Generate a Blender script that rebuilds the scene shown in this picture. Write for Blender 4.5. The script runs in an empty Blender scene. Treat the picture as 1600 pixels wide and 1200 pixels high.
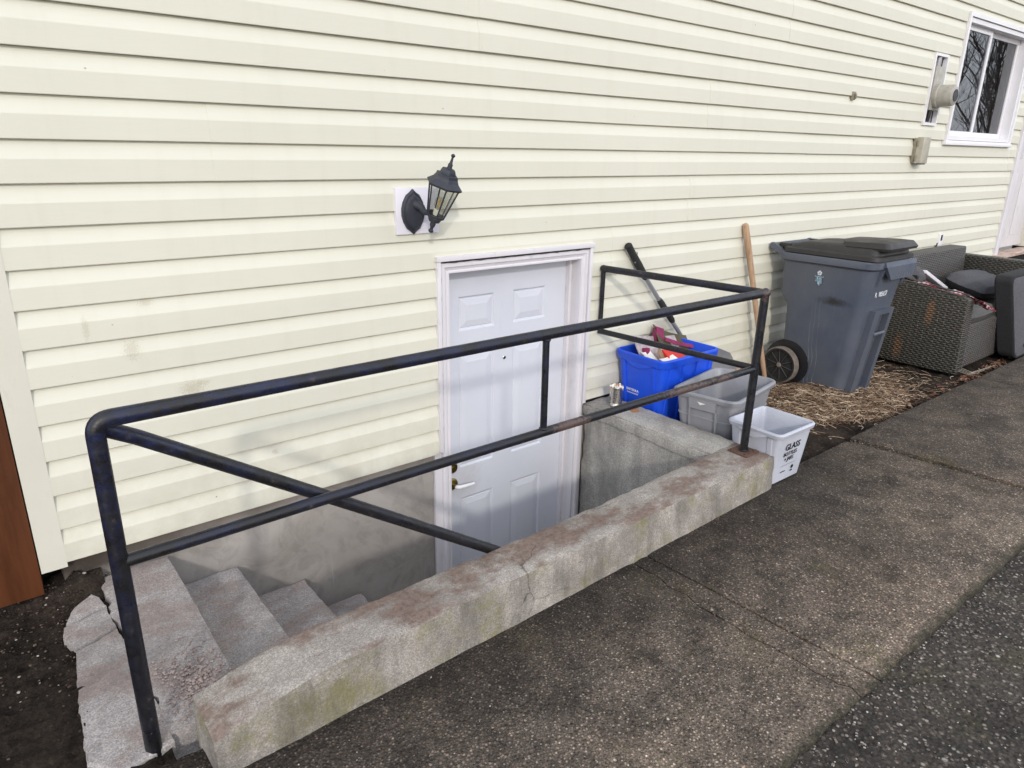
import bpy, bmesh, math, random
from mathutils import Vector, Matrix, noise
random.seed(7)
PI = math.pi
S = bpy.context.scene
C = S.collection

# ------------------------------------------------------------------ camera
cam = bpy.data.objects.new('camera', bpy.data.cameras.new('camera'))
C.objects.link(cam)
cr = Vector((0.78330642, -0.62142561, 0.01616372))
cu = Vector((0.18535813, 0.25830488, 0.94811442))
cf = Vector((0.59335775, 0.73966803, -0.31751816))
m = Matrix((cr, cu, -cf)).transposed().to_4x4()
m.translation = Vector((0, -2.63, 1.5))
cam.matrix_world = m
cam.data.sensor_width = 36
cam.data.lens = 1093.43 / 1600 * 36
cam.data.clip_start = 0.05
cam.data.clip_end = 400
S.camera = cam

# ------------------------------------------------------------------ light
SUN = Vector((0.62, 1.0, -0.52)).normalized()          # direction the light travels
el = math.asin(-SUN.z)
az = math.atan2(-SUN.x, -SUN.y)                         # compass angle of the sun from +Y towards +X
W = bpy.data.worlds.new('World'); S.world = W; W.use_nodes = True
wn = W.node_tree; wn.nodes.clear()
out = wn.nodes.new('ShaderNodeOutputWorld'); bg = wn.nodes.new('ShaderNodeBackground')
sky = wn.nodes.new('ShaderNodeTexSky'); sky.sky_type = 'NISHITA'; sky.sun_disc = False
sky.sun_elevation = el; sky.sun_rotation = az
sky.air_density = 1.0; sky.dust_density = 2.5; sky.ozone_density = 1.0
tc = wn.nodes.new('ShaderNodeTexCoord'); nz = wn.nodes.new('ShaderNodeTexNoise')
nz.inputs['Scale'].default_value = 2.2; nz.inputs['Detail'].default_value = 6; nz.inputs['Roughness'].default_value = .62
rp = wn.nodes.new('ShaderNodeValToRGB'); rp.color_ramp.elements[0].position = .34; rp.color_ramp.elements[1].position = .62
rp.color_ramp.elements[0].color = (.55, .55, .55, 1); rp.color_ramp.elements[1].color = (.95, .95, .95, 1)
mx = wn.nodes.new('ShaderNodeMix'); mx.data_type = 'RGBA'
mx.inputs[7].default_value = (8.0, 8.4, 9.2, 1)        # thin white cloud
wn.links.new(tc.outputs['Generated'], nz.inputs['Vector']); wn.links.new(nz.outputs['Fac'], rp.inputs[0])
wn.links.new(rp.outputs[0], mx.inputs[0]); wn.links.new(sky.outputs[0], mx.inputs[6])
wn.links.new(mx.outputs[2], bg.inputs['Color']); bg.inputs['Strength'].default_value = 0.15
wn.links.new(bg.outputs[0], out.inputs['Surface'])
sl = bpy.data.lights.new('sun', 'SUN'); so = bpy.data.objects.new('sun', sl); C.objects.link(so)
sl.energy = 0.95; sl.angle = math.radians(3.0); sl.color = (1.0, .95, .86)
so.rotation_euler = SUN.to_track_quat('-Z', 'Y').to_euler(); so.location = (-6, -10, 6)
S.view_settings.view_transform = 'Standard'; S.view_settings.look = 'None'
S.view_settings.exposure = 0.38; S.view_settings.gamma = 1; S.view_settings.use_curve_mapping = False

# ------------------------------------------------------------------ node helpers
class NT:
    def __init__(s, name):
        s.m = bpy.data.materials.new(name); s.m.use_nodes = True
        s.t = s.m.node_tree; s.b = s.t.nodes['Principled BSDF']
        s.tc = s.t.nodes.new('ShaderNodeTexCoord')
        s.pos = s.t.nodes.new('ShaderNodeNewGeometry').outputs['Position']
    def L(s, a, b): s.t.links.new(a, b)
    def mapv(s, sc, src=None):
        n = s.t.nodes.new('ShaderNodeMapping'); n.inputs['Scale'].default_value = sc
        s.L(src or s.pos, n.inputs['Vector']); return n.outputs[0]
    def noise(s, scale, detail=4, rough=.55, vec=None, dist=0):
        n = s.t.nodes.new('ShaderNodeTexNoise'); n.inputs['Scale'].default_value = scale
        n.inputs['Detail'].default_value = detail; n.inputs['Roughness'].default_value = rough
        n.inputs['Distortion'].default_value = dist
        s.L(vec or s.pos, n.inputs['Vector']); return n.outputs['Fac']
    def vor(s, scale, vec=None, feat='F1', rnd=1):
        n = s.t.nodes.new('ShaderNodeTexVoronoi'); n.feature = feat; n.inputs['Scale'].default_value = scale
        n.inputs['Randomness'].default_value = rnd
        s.L(vec or s.pos, n.inputs['Vector']); return n
    def ramp(s, f, stops):
        n = s.t.nodes.new('ShaderNodeValToRGB'); e = n.color_ramp.elements
        while len(e) < len(stops): e.new(.5)
        for i, (p, c) in enumerate(stops):
            e[i].position = p; e[i].color = (*c, 1) if isinstance(c, tuple) else (c, c, c, 1)
        s.L(f, n.inputs[0]); return n.outputs[0]
    def mix(s, f, a, b, mode='MIX'):
        n = s.t.nodes.new('ShaderNodeMix'); n.data_type = 'RGBA'; n.blend_type = mode
        for v, i in ((f, 0), (a, 6), (b, 7)):
            if isinstance(v, (int, float)): n.inputs[i].default_value = v if i == 0 else (v, v, v, 1)
            elif isinstance(v, tuple): n.inputs[i].default_value = (*v, 1)
            else: s.L(v, n.inputs[i])
        return n.outputs[2]
    def math(s, op, a, b=0.0, c=None):
        n = s.t.nodes.new('ShaderNodeMath'); n.operation = op
        for i, v in enumerate((a, b, c)):
            if v is None: continue
            if isinstance(v, (int, float)): n.inputs[i].default_value = v
            else: s.L(v, n.inputs[i])
        return n.outputs[0]
    def sep(s, src=None):
        n = s.t.nodes.new('ShaderNodeSeparateXYZ'); s.L(src or s.pos, n.inputs[0]); return n.outputs
    def spot(s, c, r, soft=.5, nscale=40, namt=.6):
        """mask 1 near point c, broken up by noise"""
        n = s.t.nodes.new('ShaderNodeVectorMath'); n.operation = 'SUBTRACT'; s.L(s.pos, n.inputs[0]); n.inputs[1].default_value = c
        d = s.t.nodes.new('ShaderNodeVectorMath'); d.operation = 'DIVIDE'; s.L(n.outputs[0], d.inputs[0]); d.inputs[1].default_value = r
        l = s.t.nodes.new('ShaderNodeVectorMath'); l.operation = 'LENGTH'; s.L(d.outputs[0], l.inputs[0])
        v = s.math('ADD', l.outputs['Value'], s.math('MULTIPLY', s.math('SUBTRACT', s.noise(nscale, 5, .7), .5), namt * 3))
        return s.ramp(v, [(max(0, 1 - soft), 1.0), (1.0, 0.0)])
    def bump(s, h, strength=.4, dist=.004, prev=None):
        n = s.t.nodes.new('ShaderNodeBump'); n.inputs['Strength'].default_value = strength; n.inputs['Distance'].default_value = dist
        s.L(h, n.inputs['Height'])
        if prev is not None: s.L(prev, n.inputs['Normal'])
        return n.outputs[0]
    def done(s, col=None, rough=.6, nrm=None, spec=.5, metal=0):
        if col is not None:
            if isinstance(col, tuple): s.b.inputs['Base Color'].default_value = (*col, 1)
            else: s.L(col, s.b.inputs['Base Color'])
        if isinstance(rough, (int, float)): s.b.inputs['Roughness'].default_value = rough
        else: s.L(rough, s.b.inputs['Roughness'])
        s.b.inputs['Specular IOR Level'].default_value = spec; s.b.inputs['Metallic'].default_value = metal
        if nrm is not None: s.L(nrm, s.b.inputs['Normal'])
        return s.m

def simple(name, col, rough=.6, var=.15, scale=12, bump=.15, bscale=120, metal=0, spec=.5, dist=.001):
    n = NT(name)
    f = n.noise(scale, 5, .6)
    c = n.mix(n.ramp(f, [(.3, 0.0), (.7, 1.0)]), tuple(x * (1 - var) for x in col), tuple(min(1, x * (1 + var)) for x in col))
    r = n.ramp(n.noise(scale * 2.3, 3), [(.3, max(0, rough - .08)), (.7, min(1, rough + .08))])
    return n.done(c, r, n.bump(n.noise(bscale, 3), bump, dist), spec, metal)

# ---- vinyl siding
def mat_siding():
    n = NT('cream_vinyl')
    v = n.mapv((1.2, 1, 60))
    grain = n.noise(9, 5, .6, v)
    blot = n.noise(1.1, 4, .6)
    c = n.mix(n.ramp(blot, [(.3, 0.0), (.7, 1.0)]), (.655, .645, .548), (.695, .684, .585))
    c = n.mix(n.ramp(grain, [(.42, 0.0), (.62, .16)]), c, (.60, .59, .53))
    # fine grime low on the wall and small dirt specks
    z = n.sep()[2]
    low = n.math('MULTIPLY', n.ramp(z, [(.08, 1.0), (.5, 0.0)]), n.ramp(n.noise(7, 5, .7), [(.40, 0.0), (.72, .5)]))
    c = n.mix(low, c, (.44, .40, .31))
    run = n.ramp(n.noise(1, 4, .6, n.mapv((14, 1, 1.4))), [(.52, 0.0), (.75, .13)])
    c = n.mix(run, c, (.50, .47, .38))
    sp = n.ramp(n.vor(11).outputs['Distance'], [(.018, .8), (.045, 0.0)])
    sp = n.math('MULTIPLY', sp, n.ramp(n.noise(3), [(.55, 0.0), (.6, 1.0)]))
    c = n.mix(sp, c, (.16, .11, .07))
    for p, r, a in (((.424, 0, .826), (.03, .1, .035), .9), ((.60, 0, .655), (.05, .1, .03), 1), ((.64, 0, .67), (.03, .1, .012), .8),
                    ((.88, 0, .326), (.015, .1, .012), 1), ((.30, 0, .92), (.012, .1, .05), .7), ((.49, 0, .985), (.025, .1, .02), .7)):
        k = n.math('MULTIPLY', n.spot(p, r, .5, 230, 1.3), a * .34)
        c = n.mix(k, c, (.30, .24, .13))
    return n.done(c, n.ramp(grain, [(.3, .42), (.7, .55)]), n.bump(grain, .25, .0012), .4)
M = {}
M['siding'] = mat_siding()

def mat_white(name, col, dirt=.35, rough=.45):
    n = NT(name)
    c = n.mix(n.ramp(n.noise(3, 5, .6), [(.3, 0.0), (.7, 1.0)]), tuple(x * .93 for x in col), col)
    g = n.ramp(n.noise(22, 6, .75, n.mapv((1, 1, .35))), [(.56, 0.0), (.78, dirt)])
    c = n.mix(g, c, (.30, .26, .23))
    return n.done(c, rough, n.bump(n.noise(60, 3), .15, .0008), .45)
M['trim'] = mat_white('white_trim_paint', (.70, .68, .72), .35)
M['jamb'] = mat_white('old_jamb_paint', (.67, .645, .665), .5, .5)
M['creamtrim'] = mat_white('cream_corner_vinyl', (.66, .645, .56), .18)
def mat_door():
    n = NT('scuffed_white_door_paint')
    c = n.mix(n.ramp(n.noise(3, 5, .6), [(.3, 0.0), (.7, 1.0)]), (.60, .62, .695), (.645, .665, .735))
    c = n.mix(n.math('MULTIPLY', n.spot((1.87, .08, -.12), (.12, .2, .14), .8, 12, .5), .35), c, (.40, .37, .34))
    c = n.mix(n.ramp(n.noise(26, 6, .8, n.mapv((1, 1, .25))), [(.60, 0.0), (.80, .30)]), c, (.36, .33, .31))
    c = n.mix(n.math('MULTIPLY', n.ramp(n.vor(13).outputs['Distance'], [(.02, .7), (.06, 0.0)]), n.ramp(n.noise(4), [(.55, 0.0), (.6, 1.0)])), c, (.30, .27, .25))
    return n.done(c, .36, n.bump(n.noise(60, 3), .15, .0008), .45)
M['door'] = mat_door()
M['vinylwhite'] = mat_white('white_window_vinyl', (.80, .79, .82), .15, .35)
M['plate'] = mat_white('white_plate', (.76, .74, .82), .1, .4)

def mat_concrete(name, a, b, stain=(.13, .075, .05), moss=0., pits=.3, rust=.0, bstr=.5, streak=0., cracks=True):
    n = NT(name)
    big = n.noise(2.6, 6, .65, None, .4)
    c = n.mix(n.ramp(big, [(.30, 0.0), (.70, 1.0)]), a, b)
    mid = n.noise(14, 6, .72)
    c = n.mix(n.ramp(mid, [(.36, .32), (.60, 0.0)]), c, tuple(x * .55 for x in a))
    c = n.mix(n.ramp(n.noise(21, 6, .75), [(.56, 0.0), (.76, .5)]), c, tuple(min(1, x * 1.45) for x in b))
    fine = n.vor(330)
    c = n.mix(.45, c, n.mix(1.0, c, n.ramp(n.sep(fine.outputs['Color'])[0], [(0, .45), (.6, 1.0), (1, 1.7)]), 'MULTIPLY'))
    c = n.mix(.5, c, n.mix(1.0, c, n.ramp(n.noise(140, 4, .85), [(.34, .5), (.5, 1.0), (.68, 1.45)]), 'MULTIPLY'))
    dk = n.ramp(n.noise(1.5, 7, .68, None, 1.0), [(.50, 0.0), (.66, .6)])
    c = n.mix(dk, c, tuple(x * .52 for x in a))
    N = n.t.nodes.new('ShaderNodeNewGeometry').outputs['Normal']
    up = n.sep(N)[2]
    if rust:
        k = n.math('MULTIPLY', n.ramp(n.noise(4.2, 6, .62, n.mapv((1, 1.6, 1))), [(.46, 0.0), (.56, rust)]), n.ramp(up, [(.5, 0.0), (.9, 1.0)]))
        c = n.mix(k, c, n.mix(n.ramp(n.noise(60, 4, .8), [(.4, 0.0), (.6, 1.0)]), stain, tuple(x * 1.9 for x in stain)))
    if moss:
        side = n.ramp(up, [(.4, 1.0), (.8, 0.06)])
        z = n.sep()[2]
        k = n.math('MULTIPLY', n.ramp(n.noise(5.5, 7, .7), [(.50, 0.0), (.66, moss)]), side)
        c = n.mix(k, c, n.mix(n.noise(90), (.10, .105, .035), (.25, .22, .07)))
    if streak:
        st = n.ramp(n.noise(1, 6, .65, n.mapv((9, 9, 1.1))), [(.45, 0.0), (.72, streak)])
        c = n.mix(n.math('MULTIPLY', st, n.ramp(up, [(.3, 1.0), (.7, 0.0)])), c, tuple(x * .33 for x in a))
    if cracks:
        vv = n.t.nodes.new('ShaderNodeVectorMath'); vv.operation = 'ADD'
        nn = n.t.nodes.new('ShaderNodeTexNoise'); nn.inputs['Scale'].default_value = 5; nn.inputs['Detail'].default_value = 6; n.L(n.pos, nn.inputs['Vector'])
        n.L(n.pos, vv.inputs[0]); n.L(n.mix(.22, 0.0, nn.outputs['Color']), vv.inputs[1])
        cr_ = n.vor(1.7, vv.outputs[0], 'DISTANCE_TO_EDGE').outputs['Distance']
        ck = n.math('MULTIPLY', n.ramp(cr_, [(.0015, 1.0), (.005, 0.0)]), n.ramp(n.noise(1.9), [(.56, 0.0), (.60, .75)]))
        c = n.mix(ck, c, (.03, .025, .02))
    pit = n.ramp(n.vor(95).outputs['Distance'], [(.10, 0.0), (.22, 1.0)])
    pm = n.ramp(n.noise(6), [(.50, 0.0), (.62, pits)])
    c = n.mix(n.math('MULTIPLY', n.math('SUBTRACT', 1, pit), pm), c, (.035, .03, .026))
    b1 = n.bump(n.noise(34, 8, .6), bstr * .7, .004)
    b2 = n.bump(pit, pits * .6, .003, b1)
    return n.done(c, .9, n.bump(n.noise(350, 3), .3, .0012, b2), .25)
M['curb'] = mat_concrete('weathered_curb_concrete', (.265, .240, .215), (.42, .385, .350), stain=(.115, .076, .062), rust=.78, moss=.72, pits=.7, bstr=.55, streak=.75)
M['rightwall'] = mat_concrete('troweled_wall_concrete', (.34, .325, .305), (.47, .455, .425), rust=.10, moss=.05, pits=.15, bstr=.3, streak=.55, cracks=False)
M['step'] = mat_concrete('step_concrete', (.29, .27, .265), (.42, .39, .38), stain=(.14, .09, .07), rust=.35, pits=.5, bstr=.55, cracks=False)
M['parge'] = mat_concrete('parged_foundation_cement', (.185, .170, .150), (.285, .265, .235), pits=.08, bstr=.25, streak=.35, cracks=False)

def mat_parge():
    n = NT('smooth_parged_cement')
    big = n.noise(2.2, 6, .6, None, 1.2)
    c = n.mix(n.ramp(big, [(.32, 0.0), (.68, 1.0)]), (.27, .245, .222), (.41, .38, .355))
    sw = n.noise(5.5, 7, .65, None, 2.5)
    c = n.mix(n.ramp(sw, [(.32, .40), (.52, 0.0)]), c, (.155, .142, .13))
    c = n.mix(n.ramp(n.noise(11, 7, .7, None, 1.5), [(.56, 0.0), (.72, .45)]), c, (.38, .36, .34))
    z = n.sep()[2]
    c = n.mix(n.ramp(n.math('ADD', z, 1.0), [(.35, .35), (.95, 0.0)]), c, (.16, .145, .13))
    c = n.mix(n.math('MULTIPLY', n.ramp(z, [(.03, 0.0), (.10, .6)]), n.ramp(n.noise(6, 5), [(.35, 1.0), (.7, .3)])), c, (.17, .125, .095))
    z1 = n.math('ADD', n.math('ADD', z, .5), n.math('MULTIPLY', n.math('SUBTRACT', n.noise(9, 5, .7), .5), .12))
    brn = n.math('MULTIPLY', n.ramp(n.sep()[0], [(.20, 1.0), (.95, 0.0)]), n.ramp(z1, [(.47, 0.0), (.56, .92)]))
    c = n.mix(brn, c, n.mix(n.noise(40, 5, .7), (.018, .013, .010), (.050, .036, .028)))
    w = n.ramp(n.noise(1, 3, .5, n.mapv((30, 1, 1.5))), [(.68, 0.0), (.74, .35)])
    c = n.mix(w, c, (.50, .48, .46))
    return n.done(c, .85, n.bump(n.noise(160, 3, .7), .3, .0015, n.bump(sw, .35, .006)), .3)
M['parge'] = mat_parge()

def mat_aggregate(name, base, hi, scale, speck, big=0.):
    n = NT(name)
    b = n.noise(1.6, 6, .65)
    c0 = n.mix(n.ramp(b, [(.33, 0.0), (.66, 1.0)]), tuple(x * .72 for x in base), tuple(x * 1.35 for x in base))
    c0 = n.mix(n.ramp(n.noise(7, 6, .7), [(.36, .75), (.56, 0.0)]), c0, tuple(x * .38 for x in base))
    v = n.vor(scale); r = n.sep(v.outputs['Color'])
    cell = n.ramp(v.outputs['Distance'], [(.25, 1.0), (.58, 0.0)])
    k = n.ramp(r[1], [(0, .16), (.45, .75), (.8, 1.5), (1, 3.0)])
    tint = n.mix(r[2], tuple(x * y for x, y in zip(base, (1.12, .95, .9))), tuple(x * y for x, y in zip(base, (.95, 1.02, 1.0))))
    peb = n.mix(1.0, tint, k, 'MULTIPLY')
    mod = n.mix(1.0, c0, (1 / base[0] * .93, 1 / base[1] * .93, 1 / base[2] * .93), 'MULTIPLY')
    c = n.mix(n.math('MULTIPLY', cell, .80), n.mix(1.0, c0, .62, 'MULTIPLY'), n.mix(1.0, peb, mod, 'MULTIPLY'))
    f2 = n.vor(scale * 2.3); q2 = n.sep(f2.outputs['Color'])
    c = n.mix(.55, c, n.mix(1.0, c, n.ramp(q2[0], [(0, .35), (.6, 1.0), (1, 2.4)]), 'MULTIPLY'))
    lit = n.math('MULTIPLY', n.ramp(r[0], [(1 - speck, 0.0), (1 - speck + .04, 1.0)]), n.ramp(v.outputs['Distance'], [(.22, .65), (.45, 0.0)]))
    c = n.mix(lit, c, n.mix(r[2], tuple(x * .55 for x in hi), hi))
    v2 = n.vor(scale * .45); r2 = n.sep(v2.outputs['Color'])
    l2 = n.math('MULTIPLY', n.ramp(r2[0], [(.978, 0.0), (.985, 1.0)]), n.ramp(v2.outputs['Distance'], [(.16, .9), (.26, 0.0)]))
    c = n.mix(l2, c, n.mix(r2[1], (.36, .31, .25), (.5, .48, .44)))
    # damp band by the foot of the kerb wall, moss in patches
    yy = n.sep()[1]
    mossk = n.math('MULTIPLY', n.ramp(n.noise(3.1, 6, .7), [(.55, 0.0), (.72, .5)]), n.ramp(n.noise(60, 3), [(.4, 0.0), (.6, 1.0)]))
    c = n.mix(mossk, c, (.11, .10, .03))
    blk = n.ramp(n.noise(8.5, 3, .5), [(.72, 0.0), (.76, .85)])
    c = n.mix(blk, c, (.012, .01, .008))
    h = n.math('MULTIPLY', cell, n.math('ADD', r[2], .3))
    return n, c, n.bump(h, .8, .004, n.bump(n.noise(20, 5, .7), .4, .006))
n, c, b = mat_aggregate('exposed_aggregate_concrete', (.132, .107, .087), (.44, .38, .32), 112, .12)
xx, yy, zz = n.sep()
c = n.mix(n.math('MULTIPLY', n.ramp(n.math('ADD', yy, n.math('MULTIPLY', n.noise(6, 5), .3)), [(0.0, 0.0), (.001, 0.0)]), 0), c, c)
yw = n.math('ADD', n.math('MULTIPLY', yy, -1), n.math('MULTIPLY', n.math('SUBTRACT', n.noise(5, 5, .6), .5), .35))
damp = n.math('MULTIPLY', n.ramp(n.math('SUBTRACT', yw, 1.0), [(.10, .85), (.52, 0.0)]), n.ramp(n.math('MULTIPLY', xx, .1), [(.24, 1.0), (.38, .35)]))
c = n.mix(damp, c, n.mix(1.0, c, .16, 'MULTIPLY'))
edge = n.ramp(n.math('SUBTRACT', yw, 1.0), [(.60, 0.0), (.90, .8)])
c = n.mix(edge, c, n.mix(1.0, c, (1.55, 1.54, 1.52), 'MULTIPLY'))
spl = n.ramp(n.noise(1.1, 5, .6), [(.42, 0.0), (.62, .7)])
c = n.mix(spl, c, n.mix(1.0, c, (1.35, 1.30, 1.24), 'MULTIPLY'))
for p_, r_ in (((2.55, -1.75, 0), (.10, .06, .3)), ((3.35, -1.35, 0), (.07, .10, .3)), ((3.2, -1.7, 0), (.05, .03, .3)), ((4.6, -1.4, 0), (.22, .10, .3)), ((1.5, -1.5, 0), (.05, .05, .3)), ((2.2, -1.25, 0), (.12, .05, .3))):
    c = n.mix(n.math('MULTIPLY', n.spot(p_, r_, .7, 14, .6), .6), c, n.mix(1.0, c, .28, 'MULTIPLY'))
rim = n.ramp(n.math('SUBTRACT', n.math('ADD', n.math('MULTIPLY', yy, -1), n.math('MULTIPLY', n.math('SUBTRACT', n.noise(26, 6, .75), .5), .11)), 1.0), [(.950, 0.0), (.985, .9)])
c = n.mix(rim, c, n.mix(n.ramp(n.noise(45, 4, .7), [(.4, 0.0), (.6, 1.0)]), (.018, .017, .012), (.05, .047, .028)))
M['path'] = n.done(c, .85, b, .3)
n, c, b = mat_aggregate('coarse_pebble_pavement', (.060, .050, .042), (.38, .34, .295), 66, .20)
M['pave'] = n.done(c, .8, b, .35)

def mat_soil():
    n = NT('dark_garden_soil')
    c = n.mix(n.ramp(n.noise(8, 7, .75), [(.35, 0.0), (.65, 1.0)]), (.012, .0095, .008), (.062, .047, .037))
    c = n.mix(n.ramp(n.noise(3, 5, .6), [(.5, 0.0), (.7, .6)]), c, (.075, .055, .043))
    v = n.vor(60); r = n.sep(v.outputs['Color'])
    k = n.math('MULTIPLY', n.ramp(r[0], [(.955, 0.0), (.97, .7)]), n.ramp(v.outputs['Distance'], [(.15, .8), (.3, 0.0)]))
    c = n.mix(k, c, n.mix(r[1], (.07, .05, .035), (.18, .15, .12)))
    c = n.mix(.8, c, n.mix(1.0, c, n.ramp(n.noise(85, 6, .85), [(.35, .35), (.5, 1.0), (.68, 2.0)]), 'MULTIPLY'))
    return n.done(c, .95, n.bump(n.noise(55, 8, .85), 1, .02), .15)
M['soil'] = mat_soil()

def mat_pipe():
    n = NT('chipped_black_over_blue_paint')
    f = n.noise(8, 8, .8, n.mapv((.8, 2.6, 1.1)))
    xl = n.ramp(n.math('MULTIPLY', n.sep()[0], .3), [(.0, 1.0), (.5, .45)])
    xl = n.math('MULTIPLY', xl, n.ramp(n.sep()[2], [(.25, .15), (.75, .7), (.86, 1.0)]))
    c = n.mix(n.math('MULTIPLY', n.ramp(f, [(.46, 0.0), (.60, .9)]), xl), (.0085, .0085, .010), (.013, .020, .070))
    g = n.noise(22, 7, .78)
    c = n.mix(n.ramp(g, [(.60, 0.0), (.70, .8)]), c, (.10, .07, .062))
    c = n.mix(n.ramp(n.noise(70, 6, .8), [(.66, 0.0), (.75, .8)]), c, (.24, .20, .17))
    for p, r in (((1.62, -.945, .57), (.10, .06, .03)), ((2.765, -.957, .30), (.02, .05, .13)), ((2.74, -.95, .92), (.04, .04, .03)), ((2.28, -.945, .57), (.2, .05, .03)), ((2.5, -.945, .57), (.1, .05, .03))):
        c = n.mix(n.math('MULTIPLY', n.spot(p, r, .4, 60, .9), .75), c, (.115, .075, .065))
    return n.done(c, n.ramp(g, [(.4, .24), (.65, .6)]), n.bump(n.noise(60, 6, .7), .5, .0016), .5)
M['pipe'] = mat_pipe()
M['rust'] = simple('rusted_steel_plate', (.10, .055, .04), .8, .4, 40, .6, 90)

def mat_plastic(name, col, rough=.45, scuff=.25, sc=(.6, .6, .6), bstr=.1):
    n = NT(name)
    c = n.mix(n.ramp(n.noise(4, 5, .6), [(.3, 0.0), (.7, 1.0)]), tuple(x * .86 for x in col), tuple(min(1, x * 1.1) for x in col))
    s = n.ramp(n.noise(1, 6, .7, n.mapv((38, 38, 5))), [(.58, 0.0), (.74, scuff)])
    c = n.mix(s, c, sc)
    d = n.ramp(n.noise(7, 6, .7), [(.5, 0.0), (.8, scuff)])
    c = n.mix(d, c, tuple(x * .45 + .02 for x in col))
    return n, c, n.ramp(n.noise(9, 4), [(.3, rough - .08), (.7, rough + .12)]), n.bump(n.noise(300, 2), bstr, .0006)
def P(name, *a, **k):
    n, c, r, b = mat_plastic(name, *a, **k); return n.done(c, r, b, .45)
M['blue'] = P('blue_recycling_plastic', (.012, .085, .72), rough=.38, scuff=.10, sc=(.1, .2, .7))
M['grey'] = P('grey_tote_plastic', (.265, .27, .295), rough=.5, scuff=.2, sc=(.45, .45, .47))
M['pale'] = P('pale_grey_box_plastic', (.47, .49, .56), rough=.42, scuff=.12, sc=(.75, .75, .8))
n, c, r, b = mat_plastic('slate_cart_plastic', (.070, .086, .125), .46, .22, (.20, .21, .23))
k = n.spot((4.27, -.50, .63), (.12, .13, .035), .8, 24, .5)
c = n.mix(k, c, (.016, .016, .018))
c = n.mix(n.math('MULTIPLY', n.ramp(n.noise(2, 4, .6), [(.4, 0.0), (.6, .35)]), 1), c, (.115, .115, .115))
for yv in (-.375, -.40, -.43):
    yy = n.math('ADD', n.sep()[1], n.math('MULTIPLY', n.math('SUBTRACT', n.noise(3, 2), .5), .08))
    ln = n.math('LESS_THAN', n.math('ABSOLUTE', n.math('SUBTRACT', yy, yv)), .0012)
    c = n.mix(n.math('MULTIPLY', n.math('MULTIPLY', ln, n.ramp(n.sep()[2], [(.0, 1.0), (.60, .2), (.66, 0.0)])), n.ramp(n.noise(9), [(.4, .2), (.6, .8)])), c, (.42, .42, .43))
M['cart'] = n.done(c, r, b, .5)
M['lid'] = P('black_cart_lid_plastic', (.032, .030, .030), rough=.5, scuff=.4, sc=(.12, .10, .08))
M['spoke'] = simple('scuffed_wheel_spoke', (.045, .042, .042), .6, .3)
M['rubber'] = simple('black_rubber', (.018, .018, .018), .7, .3)
M['tyre'] = simple('dusty_tyre_tread', (.16, .135, .115), .85, .3, 30, .4, 80)
M['black'] = simple('satin_black_plastic', (.012, .012, .014), .4)
M['lantern'] = simple('dark_slate_lantern_metal', (.026, .029, .042), .55, .25, 30, .5, 500)
M['print_black'] = simple('black_print', (.012, .012, .014), .6, .2, 90)
M['print_white'] = simple('white_print', (.72, .75, .80), .6, .15, 90)
M['print_pale'] = simple('worn_pale_print', (.30, .45, .55), .6, .3, 60)
M['steel'] = simple('bare_steel', (.55, .55, .56), .3, .1, 30, .1, 90, metal=1)
M['brass'] = simple('aged_brass', (.28, .22, .07), .35, .2, 30, metal=1)
M['wood_handle'] = None
def mat_wood(name, a, b, sc=(40, 40, 3), rough=.6):
    n = NT(name)
    g = n.noise(1, 6, .65, n.mapv(sc))
    c = n.mix(n.ramp(g, [(.3, 0.0), (.7, 1.0)]), a, b)
    c = n.mix(n.ramp(n.noise(5, 5, .7), [(.5, 0.0), (.75, .5)]), c, tuple(x * .5 for x in a))
    return n.done(c, rough, n.bump(g, .4, .001), .3)
M['wood_handle'] = mat_wood('weathered_ash_handle', (.33, .20, .12), (.52, .36, .24))
M['gate'] = mat_wood('red_brown_stained_wood', (.070, .022, .008), (.125, .042, .016), (26, 26, 2.2), .55)
M['oldwood'] = mat_wood('peeling_sill_wood', (.30, .17, .12), (.62, .52, .46), (5, 40, 40))
M['shaft'] = simple('grey_painted_shaft', (.33, .34, .37), .35, .1, metal=.5)
M['blade'] = P('grey_shovel_blade_plastic', (.30, .31, .34), rough=.5, scuff=.4, sc=(.12, .10, .08))
M['beige'] = simple('weathered_beige_plastic', (.40, .375, .31), .55, .15, 20, .2)
M['beige_dark'] = simple('grimy_beige_plastic', (.24, .215, .16), .6, .25, 40, .3)
M['metergrey'] = simple('dusty_meter_cover', (.36, .34, .30), .35, .2, 20)
M['conduit'] = simple('galvanized_conduit', (.34, .34, .36), .45, .2, 30, metal=.4)
M['dark'] = simple('dark_void', (.010, .009, .009), .95, .2)
M['inside'] = simple('dim_room_plaster', (.10, .09, .08), .9, .1)
M['curtain'] = simple('sheer_curtain_cloth', (.42, .40, .40), .9, .15, 6, .3, 40)
M['darkcurtain'] = simple('brown_curtain_cloth', (.14, .10, .08), .9, .3, 9, .3, 40)
M['soffit'] = simple('white_soffit', (.7, .7, .68), .6, .05)
M['shingle'] = simple('dark_roof_shingle', (.07, .065, .06), .9, .4, 20, .6, 50)
M['bark'] = simple('grey_brown_bark', (.10, .08, .065), .95, .4, 30, .7, 60)
M['straw'] = None
def mat_islands(name, stops, rough=.8):
    n = NT(name)
    g = n.t.nodes.new('ShaderNodeNewGeometry')
    return n.done(n.ramp(g.outputs['Random Per Island'], stops), rough, None, .3)
M['straw'] = mat_islands('dry_straw', [(0, (.03, .019, .013)), (.3, (.12, .072, .045)), (.6, (.25, .165, .105)), (.85, (.42, .31, .21)), (1, (.66, .55, .42))])
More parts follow.
